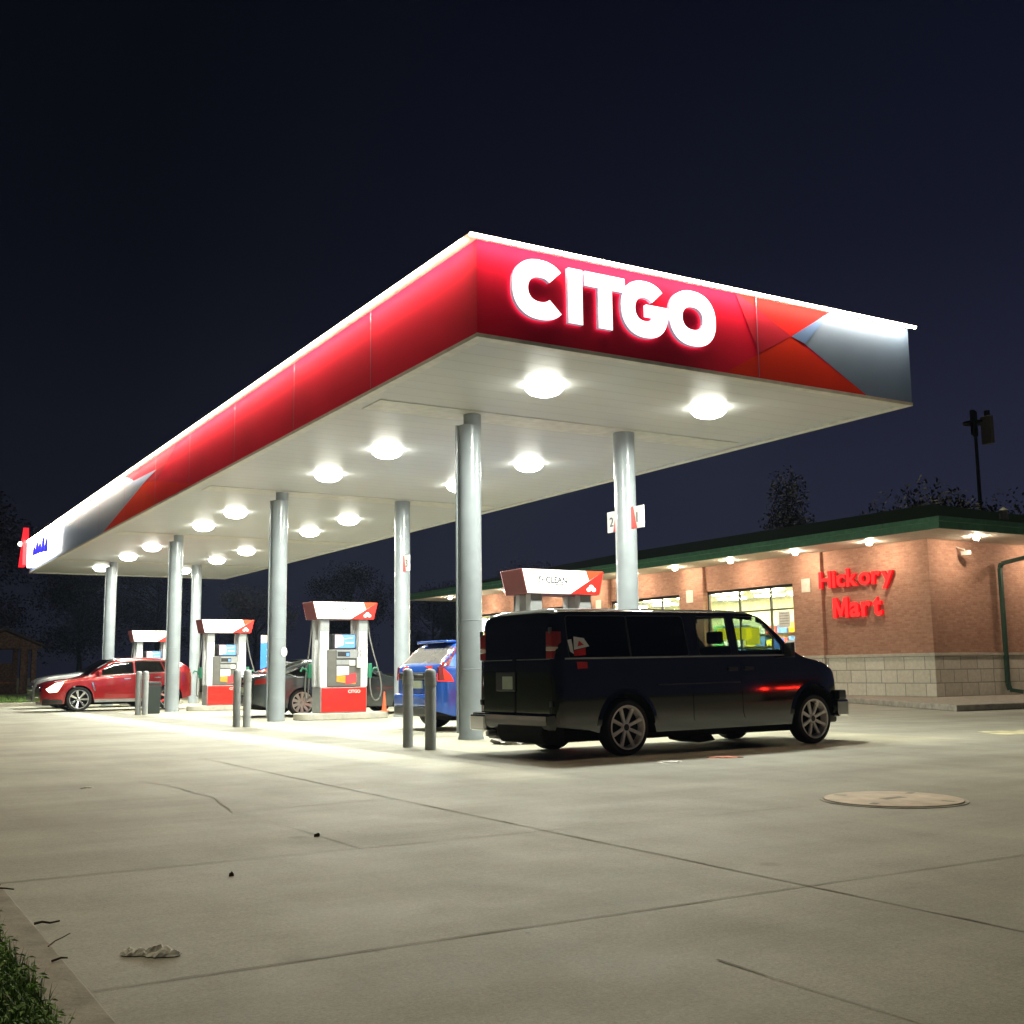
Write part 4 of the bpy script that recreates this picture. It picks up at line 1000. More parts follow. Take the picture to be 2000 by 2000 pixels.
# ------------------------------------------------------------------ shop
SX, SY, SY1, SXE = 21.744, 11.03, 41.5, 36.0
Z0 = .15
shop = empty('corner_shop', (SX+6, 26, 0))
tag(shop, 'low brick shop with stone base, green roof edge and lit windows', 'shop')
def sp(o): o.parent = shop; o.location = -shop.location; return o
win = [(16.62, 21.32), (22.78, 27.5), (28.9, 33.6), (35.1, 39.6)]
WT, WB_ = 3.95, .75
m = MB()
def wallx(y0, y1, z0, z1, mt, x=SX, t=.25): m.box(x, x+t, y0, y1, z0, z1, mt)
ys = [SY]+[v for p in win for v in p]+[SY1]
for a, b in zip(ys[::2], ys[1::2]): wallx(a, b, 1.36, 4.9, M_brick)
for a, b in win: wallx(a, b, WT, 4.9, M_brick)
m.box(SX+.251, SXE, SY, SY+.25, 1.36, 4.9, M_brick)
m.box(SX, SXE, SY1-.25, SY1-.001, 1.36, 4.898, M_brick)
sp(m.build('brick_wall', M_brick))
pils = [(15.32, 16.64), (21.34, 22.76), (27.52, 28.88), (33.62, 35.08), (39.62, 41.2)]
for a, b in pils: sp(MB().box(SX-.13, SX-.001, a, b, 1.36, 4.895, M_brick).build('pilaster', M_brick))
m = MB()
for a, b in [(SY-.05, 16.62), (21.32, 22.78), (27.5, 28.9), (33.6, 35.1), (39.6, SY1)]:
    m.box(SX-.06, SX+.25, a, b, Z0-.1, 1.36, M_stone)
m.box(SX-.055, SXE, SY-.06, SY+.2, Z0-.1, 1.358, M_stone)
for a, b in pils: m.box(SX-.19, SX-.062, a-.03, b+.03, Z0-.1, 1.36, M_stone)
for a, b in win: m.box(SX-.02, SX+.25, a, b, Z0-.1, WB_, M_stone)
sp(m.build('stone_base', M_stone))
m = MB()
for a, b in [(SY-.09, 16.62), (21.32, 22.78), (27.5, 28.9), (33.6, 35.1), (39.6, SY1)]: m.box(SX-.10, SX+.2, a, b, 1.361, 1.455)
m.box(SX-.098, SXE, SY-.10, SY+.1, 1.361, 1.453)
for a, b in pils: m.box(SX-.22, SX-.101, a-.04, b+.04, 1.361, 1.454)
sp(m.build('stone_ledge', mat('ledge_stone', (.50, .47, .38), .7, bump=.3), bevel=.01))
# windows
M_int_wall = mat('shop_interior_wall', (.62, .60, .42), .8, var=.08)
for k, (a, b) in enumerate(win):
    f = MB()
    t = .06; x0, x1 = SX+.08, SX+.16
    f.box(x0, x1, a, a+t, WB_, WT); f.box(x0, x1, b-t, b, WB_, WT); f.box(x0, x1, a+t, b-t, WT-t-.04, WT); f.box(x0, x1, a+t, b-t, WB_, WB_+t)
    for yy in (a+(b-a)*.285, a+(b-a)*.63): f.box(x0, x1, yy-t/2, yy+t/2, WB_+t, WT-t-.04)
    f.box(x0+.005, x1-.005, a+t, b-t, 3.07, 3.13)
    w = sp(f.build('window', M_frame)); 
    g = MB().box(x0+.03, x0+.036, a+t, b-t, WB_+t, WT-t).build('pane', M_glass_clear, w)
# posters in the window beside the brick pilaster
def poster(y0, y1, z0, z1, mt):
    pw = MB().box(SX+.10, SX+.105, y0, y1, z0, z1, mt)
    if mt is M_label:
        k = z1-.08
        while k > z0+.05: pw.box(SX+.096, SX+.0995, y0+.06, y1-.06, k, k+.02, M_grey); k -= .09
    sp(pw.build('window_poster', M_label))
poster(17.05, 17.62, 2.46, 3.02, M_label)
poster(16.75, 17.1, 2.30, 2.42, emis('poster_yellow', (.95, .85, .02), .8)); poster(16.8, 17.3, 1.55, 2.0, M_label)
poster(17.4, 17.9, 1.75, 2.1, M_screen); poster(18.6, 19.3, 1.9, 2.5, emis('poster_yellow', (.9, .8, .02), .8)); poster(19.0, 20.9, 2.1, 2.55, MATS['poster_yellow'])
poster(19.9, 20.5, 1.3, 1.9, mat('poster_teal', (.05, .3, .3), .6)); poster(17.9, 18.5, 1.3, 1.7, M_promo_r)
# plaques on pilasters
for y, in ((16.0,), (22.12,), (28.2,)):
    sp(MB().box(SX-.155, SX-.131, y-.2, y+.2, 3.58, 4.05).build('wall_plaque', mat('plaque_beige', (.66, .58, .48), .6), bevel=.01))
# interior
m = MB(); XI = SX+8
m.face([(SX+.3, SY+.3, Z0), (XI, SY+.3, Z0), (XI, SY1-.3, Z0), (SX+.3, SY1-.3, Z0)], M_offwhite)
m.face([(XI, SY+.3, Z0), (XI, SY1-.3, Z0), (XI, SY1-.3, 4.3), (XI, SY+.3, 4.3)], M_int_wall)
m.face([(SX+.3, SY+.3, Z0), (XI, SY+.3, Z0), (XI, SY+.3, 4.3), (SX+.3, SY+.3, 4.3)], M_int_wall)
m.face([(SX+.3, SY1-.3, Z0), (XI, SY1-.3, Z0), (XI, SY1-.3, 4.3), (SX+.3, SY1-.3, 4.3)], M_int_wall)
m.face([(SX+.3, SY+.3, 4.2), (XI, SY+.3, 4.2), (XI, SY1-.3, 4.2), (SX+.3, SY1-.3, 4.2)], mat('ceiling_tile', (.75, .74, .62), .8))
M_ceil = emis('ceiling_panel_glow', (1, .95, .64), 100)
sp(m.build('interior', M_int_wall, recalc=False))
m = MB()
for i in range(12):
    for j in range(3):
        x, y = SX+1.4+j*2.4, SY+1.4+i*2.4; m.box(x-.3, x+.3, y-.6, y+.6, 4.13, 4.16, M_ceil)
sp(m.build('ceiling_panel', M_ceil))
m = MB(); cols = [mat('goods_%s' % n, c, .5, var=.3, vscale=5) for n, c in (('yellow', (.6, .5, .05)), ('green', (.08, .3, .1)), ('red', (.5, .05, .04)), ('blue', (.06, .15, .4)), ('white', (.6, .6, .6)), ('orange', (.6, .22, .04)))]
for i in range(8):
    y = SY+2+i*3.3
    m.box(SX+2.2, SX+6.2, y-.25, y+.25, Z0, 1.75, M_white)
    for k in range(4):
        for q in range(14): m.box(SX+2.25+q*.28, SX+2.50+q*.28, y-.34, y+.34, .35+k*.38, .35+k*.38+random.uniform(.15, .3), random.choice(cols))
for q in range(40):
    y = SY+.8+q*.7; 
    for k in range(5): m.box(XI-.5, XI-.1, y-.3, y+.3, .4+k*.55, .4+k*.55+random.uniform(.25, .45), random.choice(cols))
sp(m.build('shelf_goods', M_white))
sp(MB().box(SX+.9, SX+1.5, 16.9, 20.6, Z0, 1.3).build('counter', mat('counter_brown', (.25, .14, .07), .5)))
# eaves, fascia and roof
EX0, EX1, EY0, EY1 = SX-1.88, SXE+1.9, SY-1.95, SY1+2.0
sp(MB().box(EX0+.02, EX1-.02, EY0+.02, EY1-.02, 4.901, 4.95).build('eave_soffit', M_soff2))
m = MB()
for (a, b, c, d) in ((EX0-.03, EX0+.02, EY0-.03, EY1), (EX0+.02, EX1, EY0-.03, EY0+.02), (EX0+.02, EX1, EY1-.03, EY1)): m.box(a, b, c, d, 4.895, 5.21)
m.box(EX0-.14, EX0-.031, EY0-.14, EY1, 5.09, 5.225); m.box(EX0-.031, EX1, EY0-.14, EY0-.031, 5.09, 5.225)
sp(m.build('green_fascia', M_green, bevel=.006))
m = MB(); hx = 7.4; rz = 5.22; tz = 7.15
a, b, c, d = (EX0-.05, EY0-.05, rz), (EX1, EY0-.05, rz), (EX1, EY1, rz), (EX0-.05, EY1, rz)
r1, r2 = (EX0+hx+1.6, EY0+hx, tz), (EX0+hx+1.6, EY1-hx, tz)
m.face([a, b, r1], M_dgreen); m.face([b, c, r2, r1], M_dgreen); m.face([c, d, r2], M_dgreen); m.face([d, a, r1, r2], M_dgreen); m.face([a, d, c, b], M_dgreen)
sp(m.build('roof', M_dgreen))
m = MB().lathe([(.13, 0), (.13, .3), (.16, .3), (.001, .42)], (24.9, 10.6, 5.6), n=16); sp(m.build('roof_vent', M_offwhite, smooth=40))
# downpipe on the end wall
dp = MB(); P = [(26.45, SY-1.8, 4.92), (26.35, SY-1.7, 4.72), (24.98, SY-.16, 4.25), (24.93, SY-.13, 4.1), (24.93, SY-.13, .5), (24.93, SY-.18, .3), (25.15, SY-.5, .24)]
for p, q in zip(P, P[1:]):
    p, q = Vector(p), Vector(q); dv = (q-p); u = Vector((1, 0, 0)) if abs(dv.normalized().x) < .9 else Vector((0, 0, 1)); s_ = dv.normalized().cross(u).normalized(); u = s_.cross(dv.normalized())
    A = [p+u*.055*i+s_*.055*j for i, j in ((-1, -1), (1, -1), (1, 1), (-1, 1))]; B = [v+dv*1.0 for v in A]
    va = [dp.bm.verts.new(v) for v in A]; vb = [dp.bm.verts.new(v) for v in B]
    for i in range(4): dp.bm.faces.new([va[i], va[(i+1) % 4], vb[(i+1) % 4], vb[i]])
    dp.bm.faces.new(va); dp.bm.faces.new(vb)
sp(dp.build('downpipe', mat('downpipe_dark_green', (.03, .075, .05), .5)))
# eave lamps
M_eave = emis('eave_lamp_glow', (1.0, .83, .64), 720)
def eave_lamp(x, y):
    o = MB().lathe([(.11, 0), (.12, -.03), (.09, -.05)], (x, y, 4.9), n=20).build('eave_lamp', M_white, smooth=50); sp(o)
    l = MB().lathe([(.085, -.05), (.07, -.10), (.001, -.12)], (x, y, 4.9), n=16).build('lamp_globe', M_eave, o, smooth=60)
for y in (12.4, 15.57, 18.77, 21.9, 25.1, 28.3, 31.5, 34.6, 37.5, 40.3): eave_lamp(20.75, y)
for x in (22.62, 26.4, 30.2): eave_lamp(x, 9.95)
# security camera under the eave
sc0 = MB(); sc0.box(23.0, 23.1, SY-.5, SY-.2, 4.42, 4.55); sc0.tube([(23.05, SY, 4.7), (23.05, SY-.3, 4.6), (23.05, SY-.33, 4.5)], .02, 8)
o = sc0.build('security_camera', M_offwhite, bevel=.02); tag(o, 'small security camera on the end wall of the brick shop under the eave lamp', 'security camera')
# lit lettering
M_redlit = mat('red_letter_glow', (.3, .002, .004), .8, spec=.05, emit=(1.0, .004, .01), es=.8)
M_redface = mat('red_letter_face', (.5, .008, .008), .8, spec=.05, emit=(1.0, .035, .03), es=1.3)
M_redside = mat('red_letter_side', (.35, .01, .01), .5)
ss = empty('shop_sign', (SX-.1, 14, 3.5)); tag(ss, 'glowing red letters reading Hickory Mart on the brick wall', 'sign')
def word(txt, y0, w, z, h):
    """each letter its own raised block"""
    made = []; x = 0; gap = .07*h
    for c in txt:
        hh = {'H': 1, 'k': 1.04, 'i': 1.0, 'M': 1, 't': .9, 'y': 1.0}.get(c, .74)*h
        dz = -.31*h if c == 'y' else 0
        if c == 'M':
            mm = MB(); mm.prism([(px_*hh, pz_*hh) for px_, pz_ in [(0, 0), (.2, 0), (.2, .58), (.39, .06), (.53, .06), (.72, .58), (.72, 0), (.92, 0), (.92, 1), (.68, 1), (.46, .42), (.24, 1), (0, 1)]], 'z', 0, 1); o = mm.build('letter', M_redlit)
        else: o = text_mesh('letter', c, 1, hh, (0, 0, 0), (1, 0, 0), (0, 1, 0), M_redlit, None, 1, .03, fitw=False)
        wd = max(v.co.x for v in o.data.vertices); made.append((o, x, dz)); x += wd+gap
    k = w/(x-gap)
    for o, x0, dz in made:
        me = o.data
        for v in me.vertices:
            a, b_, c_ = v.co; v.co = (SX-.05-.085*c_, y0-(x0+a)*k, z+dz+b_)
        me.update(); me.materials.append(M_redface)
        for p in me.polygons:
            if p.normal.x < -.9: p.material_index = 1
        o.parent = ss; o.location = -ss.location
word('Hickory', 15.42, 3.12, 3.66, .56)
word('Mart', 14.85, 2.05, 2.66, .66)
# oval lit sign at the far windows
ov = empty('oval_sign', (SX-.2, 38.3, 3.4)); tag(ov, 'small glowing white oval sign far along the shop front beside the van', 'sign')
m = MB(); m.lathe([(.001, -.06), (.62, -.05), (.62, .05), (.001, .06)], axis='x', n=32, sy=.52); m.build('oval_face', emis('oval_glow', (1, 1, .97), 4), ov, smooth=40)
MB().box(.05, .2, -.05, .05, -.05, .05).build('bracket', M_frame, ov)
# pavement round the shop
pv = [(15.95, 5.8), (60, 3.8), (60, 11), (SX-.05, 11), (SX-.05, 42.5), (19.6, 42.5), (19.6, 12.6)]
m = MB(); m.prism(pv, 'z', 0, .15); tag(m.build('shop_pavement', M_kerb, bevel=.02), kind='structure')

# ------------------------------------------------------------------ ground
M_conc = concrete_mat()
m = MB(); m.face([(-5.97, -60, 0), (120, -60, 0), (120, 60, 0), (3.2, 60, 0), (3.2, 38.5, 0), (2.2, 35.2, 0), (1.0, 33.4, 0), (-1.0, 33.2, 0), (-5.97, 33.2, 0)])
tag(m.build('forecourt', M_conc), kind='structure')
M_turf = mat('dark_turf', (.035, .05, .018), .95, var=.3, vscale=1.5, bump=1.0, bscale=30)
m = MB(); m.face([(-900, -900, -.03), (1500, -900, -.03), (1500, 1500, -.03), (-900, 1500, -.03)])
tag(m.build('ground', M_turf), kind='structure')
m = MB(); m.face([(-40, -60, .10), (-6.12, -60, .10), (-6.12, 33.3, .10), (-1.0, 33.36, .10), (1.0, 33.56, .10), (2.0, 35.3, .10), (3.0, 38.6, .10), (3.05, 60, .10), (60, 60, .10), (60, 130, .10), (-40, 130, .10)])
tag(m.build('grass_verge', M_turf), kind='structure')
# kerb: near one along x=-6, far one turning round the end
def kerb(P, name='kerb', wd=.15, h=.135):
    m = MB(); prof = [(0, -.02), (0, h-.02), (.02, h), (wd, h), (wd, -.02)]
    V = []
    for i, p in enumerate(P):
        p = Vector((*p, 0)); a = Vector((*P[max(0, i-1)], 0)); b = Vector((*P[min(len(P)-1, i+1)], 0)); t = (b-a).normalized(); n = Vector((-t.y, t.x, 0))
        V.append([m.bm.verts.new(p+n*o+Vector((0, 0, z))) for o, z in prof])
    for a, b in zip(V, V[1:]):
        for j in range(len(prof)-1): m.bm.faces.new([a[j], a[j+1], b[j+1], b[j]])
    o = m.build(name, M_kerb); tag(o, kind='structure'); return o
kerb([(-5.985, -60), (-5.985, -30)]+[(-5.985, y) for y in range(-15, 33)])
kerb([(-5.98, 33.2), (-1.0, 33.2), (1.0, 33.4), (2.2, 35.2), (3.2, 38.5), (3.2, 60)])
# joints and cracks
M_joint = mat('joint_filler', (.285, .265, .22), .9, var=.2)
jm = MB()
def strip(P, w, wob=0.0, z=.004):
    pts = []
    for (a, b) in zip(P, P[1:]):
        d = math.dist(a, b); n = max(1, int(d/.25))
        for i in range(n): pts.append((a[0]+(b[0]-a[0])*i/n, a[1]+(b[1]-a[1])*i/n))
    pts.append(P[-1]); L_, R_ = [], []
    off = 0
    for i, p in enumerate(pts):
        q = pts[min(i+1, len(pts)-1)]; o = pts[max(i-1, 0)]; dx, dy = q[0]-o[0], q[1]-o[1]; l = math.hypot(dx, dy) or 1
        nx, ny = -dy/l, dx/l; off = off*.7+random.uniform(-wob, wob); ww = w*.7*random.uniform(.4, 1.2)/2
        L_.append(jm.bm.verts.new((p[0]+nx*(off+ww), p[1]+ny*(off+ww), z))); R_.append(jm.bm.verts.new((p[0]+nx*(off-ww), p[1]+ny*(off-ww), z)))
    for i in range(len(pts)-1): jm.bm.faces.new([L_[i], R_[i], R_[i+1], L_[i+1]])
strip([(-2.57, -45), (-2.57, 2.5)], .022, .003); strip([(-2.57, 2.5), (-2.57, 30)], .010, .004)
strip([(-5.9, -5.48), (-2.57, -5.48)], .016, .004); strip([(-2.57, -5.48), (.1, -5.5)], .014, .006); strip([(1.2, -5.5), (14, -5.5)], .010, .004)
strip([(-5.9, -7.87), (-2.57, -7.86)], .018, .004); strip([(-2.57, -7.86), (16, -7.86)], .017, .005)
strip([(-3.98, -3.2), (-2.55, -3.1)], .018, .004); strip([(-3.97, -3.22), (-3.80, -2.1), (-3.83, -1.07), (-3.95, -.1)], .02, .02)
strip([(-3.97, -3.22), (-3.90, -4.6), (-3.89, -5.48)], .009, .012)
strip([(-3.88, -8.7), (-3.88, -8.95)], .014, .008); strip([(-3.88, -8.95), (-3.86, -14)], .011, .008)
strip([(-5.9, -10.3), (12, -10.3)], .016, .004); strip([(-.27, -1), (-.27, 33)], .018, .003); strip([(.63, -1), (.63, 33)], .012, .003)
for y in (-1.0, 8.5, 17.6, 26.8): strip([(-.27, y), (8, y)], .012, .003)
strip([(8.0, -8), (8.0, 40)], .014, .003)
for y in (4, 11.5, 19): strip([(-5.9, y), (-.27, y)], .008, .004)
tag(jm.build('pavement_joints', M_joint, recalc=False), kind='structure')
# worn pale paint by the shop drive
m = MB(); m.prism(round_poly([(8.7, -.75), (9.1, .12), (13.4, -.5), (13.1, -1.3)], .2), 'z', .003, .005)
tag(m.build('painted_marking', mat('worn_yellow_paint', (.66, .62, .40), .7, var=.25, vscale=3)), kind='structure')
# round cover in the slab
mc = empty('manhole_cover', (.61, -5.62, 0)); tag(mc, 'round pinkish concrete lid flush in the forecourt, right of the van shadow', 'manhole cover')
M_lid = mat('pink_concrete', (.62, .52, .42), .75, var=.1, vscale=5, bump=.3)
MB().lathe([(.53, .006), (.53, .014), (.51, .018), (.001, .018)], n=48, m=M_lid).build('lid', M_lid, mc, smooth=30)
MB().lathe([(.565, .003), (.565, .006), (.545, .008), (.535, .003)], n=48).build('rim', mat('rim_dark', (.33, .31, .26), .8, var=.2), mc, smooth=30)
m = MB()
for k in range(4):
    a = math.pi/2*k+.4; m.box(-.05, .05, -.03, .03, .0185, .0195, M=Matrix.Translation((.43*math.cos(a), .43*math.sin(a), 0)) @ Matrix.Rotation(a, 4, 'Z'))
m.box(-.12, .12, -.04, .04, .0185, .0195)
m.build('lifting_slot', MATS['rim_dark'], mc)

# ------------------------------------------------------------------ litter and small debris
def crumple(name, x, y, z, sx, sy, sz, mt, label, cat='litter', seed=1, rz=0):
    rnd = random.Random(seed); bm = bmesh.new(); bmesh.ops.create_icosphere(bm, subdivisions=3, radius=1)
    for v in bm.verts:
        k = 1+rnd.uniform(-.28, .28)+.25*math.sin(5*v.co.x+seed)*math.cos(4*v.co.y); v.co *= k
        v.co.x *= sx; v.co.y *= sy; v.co.z = max(-.02, v.co.z)*sz
    mb = MB(); mb.bm.free(); mb.bm = bm; o = mb.build(name, mt); o.location = (x, y, z); o.rotation_euler = (0, 0, rz); tag(o, label, cat); return o
pp_ = empty('crumpled_paper', (-5.61, -7.47, 0)); tag(pp_, 'crumpled pale paper napkin lying on the concrete near the kerb', 'litter')
def crump_part(name, P, mt, par, seed):
    rnd = random.Random(seed); m = MB(); nx, ny = 14, 8; g = []
    (x0, y0), (x1, y1), wd, h = P
    d = Vector((x1-x0, y1-y0, 0)); n = Vector((-d.y, d.x, 0)).normalized()
    for i in range(nx+1):
        row = []
        for j in range(ny+1):
            u, v = i/nx, j/ny-.5; prof = (math.sin(math.pi*min(1, max(0, u*.92+.04))))**.6
            p = Vector((x0, y0, 0))+d*u+n*v*wd*prof*(1+rnd.uniform(-.15, .15))
            p.z = .004+max(0, (1-(2*v)**2))*h*prof*rnd.uniform(.45, 1.1); row.append(m.bm.verts.new(p))
        g.append(row)
    for i in range(nx):
        for j in range(ny): m.bm.faces.new([g[i][j], g[i+1][j], g[i+1][j+1], g[i][j+1]])
    return m.build(name, mt, par)
crump_part('paper_fold', ((-.085, .075), (.0, .01), .075, .026), M_paper, pp_, 3); crump_part('paper_fold', ((-.02, .03), (.10, -.07), .095, .034), M_paper, pp_, 5)
a = crumple('ragged_patch', 1.62, -1.52, .0, .16, .12, .012, M_paper, 'ragged white patch on the concrete in front of the van shadow', seed=4)  # low ragged white patch
a = crumple('ragged_patch', 2.50, -1.42, .0, .19, .10, .02, mat('patch_orange', (.62, .17, .07), .6), 'flattened orange patch on the concrete in front of the van', seed=9, rz=-.5)  # low ragged orange patch
a = crumple('crumpled_bag', 1.95, 2.45, .0, .28, .2, .10, mat('bag_grey', (.30, .27, .26), .5), 'crumpled grey bag lying under the rear of the black van', seed=6, rz=-.6)
a = crumple('paper_scrap', -4.54, -.46, .0, .06, .03, .01, M_paper, 'tiny cream paper scrap on the open concrete at the left', seed=8)
M_leafd = mat('dead_leaf', (.07, .045, .025), .9, var=.2)
for x, y, s, lb in ((-3.92, -4.84, .018, 'small curled dead leaf beside the jointed slab corner'), (-4.83, -5.96, .014, 'smallest dark dead leaf, alone on the concrete left of centre')):
    crumple('dead_leaf', x, y, 0, s, s*.5, .02, M_leafd, lb, 'leaf', seed=int(s*1000))
def twig(P, r, lb):
    o = MB().tube(P, [r*(1-.5*i/len(P)) for i in range(len(P))], 6).build('twig', mat('twig_brown', (.05, .03, .018), .9, var=.2)); tag(o, lb, 'twig'); return o
twig([(-6.03, -6.42, .142), (-6.015, -6.46, .15), (-6.03, -6.50, .145), (-6.0, -6.54, .146), (-5.97, -6.56, .142)], .005, 'forked brown twig lying across the kerb edge')
twig([(-5.90, -6.68, .012), (-5.87, -6.69, .018), (-5.84, -6.70, .012), (-5.80, -6.69, .014)], .006, 'short brown twig on the concrete just below the kerb')
twig([(-6.02, -7.78, .145), (-5.99, -7.73, .15), (-5.96, -7.69, .15), (-5.93, -7.66, .155)], .0025, 'thin grass stalk leaning over the kerb edge')
twig([(-6.04, -7.98, .14), (-6.01, -7.97, .145), (-5.99, -7.97, .142)], .004, 'small dark twig on top of the kerb nearest the camera')

# ------------------------------------------------------------------ grass and weeds at the kerb
M_blade = mat('grass_blade', (.14, .25, .05), .6, var=.4, vscale=8)
rnd = random.Random(11); m = MB()
def blade(x, y, h, w, lean, a, z=.10):
    c, s = math.cos(a), math.sin(a); nx, ny = -s*w/2, c*w/2; P = []
    for t in (0, .4, .75, 1):
        k = 1-t**1.6; px_ = x+c*lean*t*t; py_ = y+s*lean*t*t; pz = z+h*t*(1-.25*t*lean/max(h, .01))
        P.append(((px_+nx*k, py_+ny*k, pz), (px_-nx*k, py_-ny*k, pz)))
    for (p0, p1), (q0, q1) in zip(P, P[1:-1]+[P[-1]]):
        if q0 == q1 or (q0[0]-q1[0])**2+(q0[1]-q1[1])**2 < 1e-9: m.face([p0, p1, q0])
        else: m.face([p0, p1, q1, q0])
for i in range(9000):
    y = rnd.uniform(-9.6, -5.0); x = -6.13-abs(rnd.gauss(0, .25))*1.1
    if (x+6.717)**2+(y+12.04)**2 < 2.0: continue
    blade(x, y, rnd.uniform(.03, .12), rnd.uniform(.003, .007), rnd.uniform(.0, .07), rnd.uniform(0, 6.28))
for i in range(5200):
    y = rnd.uniform(-5.0, 33.0); x = -6.14-rnd.random()**2*1.2
    blade(x, y, rnd.uniform(.03, .10), rnd.uniform(.005, .012), rnd.uniform(.0, .05), rnd.uniform(0, 6.28))
for i in range(6500):
    y = 33.7+rnd.random()**1.3*20; x = rnd.uniform(-7, 1)
    blade(x, y, rnd.uniform(.05, .16), rnd.uniform(.015, .03), rnd.uniform(.0, .06), rnd.uniform(0, 6.28))
tag(m.build('grass', M_blade, recalc=False), 'short green grass along the kerb', kind='stuff')
m = MB()
for i in range(2600):     # small weed leaves crowding the kerb
    y = rnd.uniform(-9.3, -5.6); x = -6.135-abs(rnd.gauss(0, .17))
    a = rnd.uniform(-2.6, 2.6); l = rnd.uniform(.012, .045); w = l*rnd.uniform(.18, .4); z = .105+rnd.uniform(0, .085); c, s_ = math.cos(a), math.sin(a)
    P = [(x, y, z), (x+c*l*.35-s_*w*.5, y+s_*l*.35+c*w*.5, z+l*.3), (x+c*l*.7-s_*w*.35, y+s_*l*.7+c*w*.35, z+l*.3), (x+c*l, y+s_*l, z+l*.12), (x+c*l*.7+s_*w*.35, y+s_*l*.7-c*w*.35, z+l*.27), (x+c*l*.35+s_*w*.5, y+s_*l*.35-c*w*.5, z+l*.27)]
    m.face(P)
tag(m.build('weeds', mat('weed_leaf', (.15, .28, .05), .55, var=.4, vscale=6), recalc=False), 'low leafy weeds growing at the kerb edge', kind='stuff')

# ------------------------------------------------------------------ trees, shed, mast
def tree_mesh(seed, H, Rd, n, conical=False):
    rnd = random.Random(seed); t = MB()
    base = [(0, 0, 0), (rnd.uniform(-.1, .1), .05, H*.2), (.1, -.1, H*.45), (0, .1, H*.8)]
    t.tube(base, [H*.028, H*.02, H*.014, H*.004], 8)
    clumps = []
    for i in range(34):
        if conical: z = H*rnd.uniform(.12, .98); rr = Rd*(1-z/H)*1.1+.15
        else: z = H*rnd.uniform(.35, .95); rr = Rd*math.sqrt(max(.05, 1-((z/H-.62)/.4)**2))
        a = rnd.uniform(0, 6.28); q = rr*rnd.uniform(.35, .95); c = (q*math.cos(a), q*math.sin(a), z); clumps.append((c, Rd*rnd.uniform(.26, .46)))
        if i % 2 == 0:
            z0 = z*rnd.uniform(.6, .85); t.tube([(0, 0, z0), (c[0]*.5, c[1]*.5, (z0+z)/2), c], [H*.008, H*.005, H*.002], 5)
    l = MB()
    for i in range(n):
        (cx, cy, cz), cr = clumps[i % len(clumps)]
        d = Vector((rnd.gauss(0, 1), rnd.gauss(0, 1), rnd.gauss(0, .8))).normalized()*cr*rnd.random()**.4
        p = Vector((cx, cy, cz))+d; u = Vector((rnd.gauss(0, 1), rnd.gauss(0, 1), rnd.gauss(0, 1))).normalized(); v = u.orthogonal().normalized(); s = rnd.uniform(.07, .15)
        l.face([p-u*s, p+v*s*.5, p+u*s, p-v*s*.5])
    return t, l
def tree(seed, H, Rd, n, con=False):
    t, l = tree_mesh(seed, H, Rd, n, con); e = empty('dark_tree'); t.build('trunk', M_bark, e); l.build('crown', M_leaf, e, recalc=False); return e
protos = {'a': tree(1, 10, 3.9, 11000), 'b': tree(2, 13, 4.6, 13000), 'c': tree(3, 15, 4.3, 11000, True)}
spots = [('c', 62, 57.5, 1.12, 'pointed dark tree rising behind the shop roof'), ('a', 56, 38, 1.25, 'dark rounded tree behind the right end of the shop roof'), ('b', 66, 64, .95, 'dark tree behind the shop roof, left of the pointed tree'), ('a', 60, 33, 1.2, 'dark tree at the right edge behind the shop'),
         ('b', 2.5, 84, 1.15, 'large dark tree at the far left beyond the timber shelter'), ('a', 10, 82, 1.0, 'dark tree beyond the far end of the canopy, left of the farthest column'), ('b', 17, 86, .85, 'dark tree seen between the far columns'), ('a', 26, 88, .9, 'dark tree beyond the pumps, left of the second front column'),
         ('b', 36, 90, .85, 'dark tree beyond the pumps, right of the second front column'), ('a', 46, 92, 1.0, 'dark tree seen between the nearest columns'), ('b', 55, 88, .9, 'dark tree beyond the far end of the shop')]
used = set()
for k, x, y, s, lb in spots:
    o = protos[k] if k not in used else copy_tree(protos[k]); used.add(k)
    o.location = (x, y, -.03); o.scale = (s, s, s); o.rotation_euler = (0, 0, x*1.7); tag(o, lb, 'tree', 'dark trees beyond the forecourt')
# timber shelter at the left edge
sh = empty('timber_shelter', (2.1, 62, 0)); tag(sh, 'small open timber shelter with a gable roof at the left edge beyond the red car', 'shelter')
for x in (-2.2, .95, 1.55):
    for y in (-1.6, 1.6): MB().box(x-.14, x+.14, y-.14, y+.14, -.03, 2.75).build('post', M_wood, sh, bevel=.01)
MB().prism([(-2.5, 2.72), (1.95, 2.72), (1.95, 2.86), (-2.5, 2.86)], 'y', -1.8, -1.6).build('beam', M_wood, sh, bevel=.01)
MB().prism([(-2.5, 2.72), (1.95, 2.72), (1.95, 2.86), (-2.5, 2.86)], 'y', 1.6, 1.8).build('beam', M_wood, sh, bevel=.01)
m = MB(); m.prism([(-2.75, 2.72), (-.1, 3.78), (2.05, 2.82), (2.05, 2.94), (-.1, 3.92), (-2.75, 2.86)], 'y', -2.1, 2.1); m.build('roof', M_shingle, sh)
m = MB(); m.prism([(-2.3, 2.87), (1.8, 2.87), (-.1, 3.70)], 'y', -1.75, -1.70); m.build('gable', M_wood, sh)
MB().box(-2.1, .7, .9, 1.1, .0, 1.9).build('back_screen', M_wood, sh)
MB().box(-1.6, .6, -.4, .4, .7, .78).build('bench_top', mat('bench_orange_wood', (.5, .19, .07), .7, var=.2), sh); MB().box(-1.5, .5, -.05, .05, 0, .7).build('bench_leg', M_wood, sh)
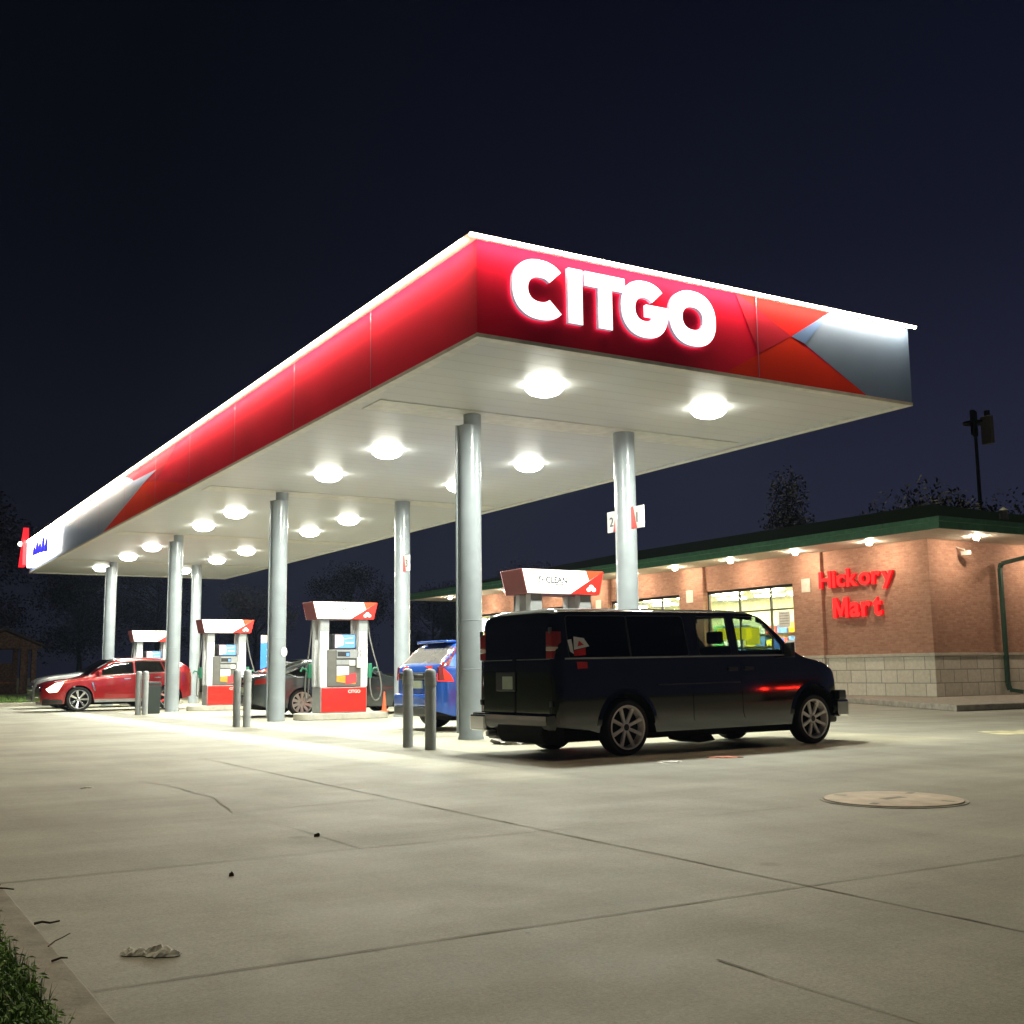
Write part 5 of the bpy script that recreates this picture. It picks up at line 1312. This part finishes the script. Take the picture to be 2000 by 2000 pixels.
# antenna mast far behind the shop
ma = empty('antenna_mast', (70, 44.9, 0)); tag(ma, 'faint antenna mast with box panels standing beyond the shop roof', 'mast')
M_mast = mat('mast_dark', (.012, .012, .014), .9)
MB().lathe([(.22, 0), (.12, 20.5)], n=14).build('mast_pole', M_mast, ma, smooth=50)
MB().lathe([(.9, 20.0), (.9, 20.15)], n=18).build('platform', M_mast, ma)
for a, b in ((0, 0), (-.75, .55), (-.3, -.6)):
    MB().box(b-.16, b+.16, a-.16, a+.16, 19.0, 21.0).build('antenna_panel', M_mast, ma, bevel=.03)
MB().box(-.2, .2, -1.55, -.65, 18.2, 20.4).build('equipment_box', mat('mast_box_tan', (.22, .19, .16), .7), ma, bevel=.03)

# ------------------------------------------------------------------ light: night sky plus an added weak warm fill standing in for ambient light
w = bpy.data.worlds.new('World'); scene.world = w; w.use_nodes = True
nt = w.node_tree; N = nt.nodes; L = nt.links; bg = N['Background']
sky = N.new('ShaderNodeTexSky'); sky.sky_type = 'NISHITA'; sky.sun_disc = False; sky.sun_elevation = R(-6); sky.sun_rotation = R(200)
L.new(sky.outputs[0], bg.inputs['Color']); bg.inputs['Strength'].default_value = .02
bg2 = N.new('ShaderNodeBackground'); tc = N.new('ShaderNodeTexCoord'); sp3 = N.new('ShaderNodeSeparateXYZ'); rp = N.new('ShaderNodeValToRGB')
L.new(tc.outputs['Generated'], sp3.inputs[0]); L.new(sp3.outputs['Z'], rp.inputs['Fac'])
e = rp.color_ramp.elements; e[0].position = 0; e[0].color = (.018, .020, .038, 1); e[1].position = .55; e[1].color = (.0022, .0032, .0095, 1)
k = rp.color_ramp.elements.new(.2); k.color = (.0115, .013, .028, 1)
k = rp.color_ramp.elements.new(.35); k.color = (.0055, .0065, .0165, 1)
mrx = N.new('ShaderNodeMapRange'); mrx.inputs['From Min'].default_value = .2; mrx.inputs['From Max'].default_value = .9; mrx.inputs['To Min'].default_value = .40; mrx.inputs['To Max'].default_value = 1.35
L.new(sp3.outputs['X'], mrx.inputs['Value']); mxs = N.new('ShaderNodeMix'); mxs.data_type = 'RGBA'; mxs.blend_type = 'MULTIPLY'; mxs.inputs[0].default_value = 1
L.new(rp.outputs['Color'], mxs.inputs[6]); L.new(mrx.outputs[0], mxs.inputs[7]); L.new(mxs.outputs[2], bg2.inputs['Color']); bg2.inputs['Strength'].default_value = 1.0
ad = N.new('ShaderNodeAddShader'); L.new(bg.outputs[0], ad.inputs[0]); L.new(bg2.outputs[0], ad.inputs[1]); L.new(ad.outputs[0], N['World Output'].inputs['Surface'])
sl = bpy.data.lights.new('ambient_fill', 'SUN'); sl.energy = .9; sl.angle = R(30); sl.color = (1.0, .90, .60)
so = bpy.data.objects.new('ambient_fill', sl); COL.objects.link(so)
so.rotation_euler = Vector((-.12, -.42, -1)).to_track_quat('-Z', 'Y').to_euler()

vs = scene.view_settings; scene.display_settings.display_device = 'sRGB'
vs.view_transform = 'Standard'; vs.look = 'None'; vs.exposure = 0; vs.gamma = 1; vs.use_curve_mapping = False
cy = scene.cycles; cy.use_denoising = True; cy.max_bounces = 7; cy.diffuse_bounces = 3; cy.glossy_bounces = 4; cy.transparent_max_bounces = 12; cy.transmission_bounces = 4
cy.sample_clamp_indirect = 6; cy.sample_clamp_direct = 0; cy.caustics_reflective = False; cy.caustics_refractive = False; cy.use_light_tree = True; cy.blur_glossy = .5

# ------------------------------------------------------------------ night haze
m = MB(); m.box(-70, 130, -60, 140, -1.5, 34)
hz = m.build('haze', None); tag(hz, kind='stuff')
hm = bpy.data.materials.new('haze'); hm.use_nodes = True; hn = hm.node_tree
hn.nodes.remove(hn.nodes['Principled BSDF']); pv_ = hn.nodes.new('ShaderNodeVolumePrincipled')
pv_.inputs['Density'].default_value = .00025; pv_.inputs['Anisotropy'].default_value = .6; pv_.inputs['Color'].default_value = (.52, .66, 1, 1)
hn.links.new(pv_.outputs[0], hn.nodes['Material Output'].inputs['Volume'])
hz.data.materials.clear(); hz.data.materials.append(hm)
cy.volume_bounces = 0; cy.volume_step_rate = 4; cy.volume_max_steps = 64
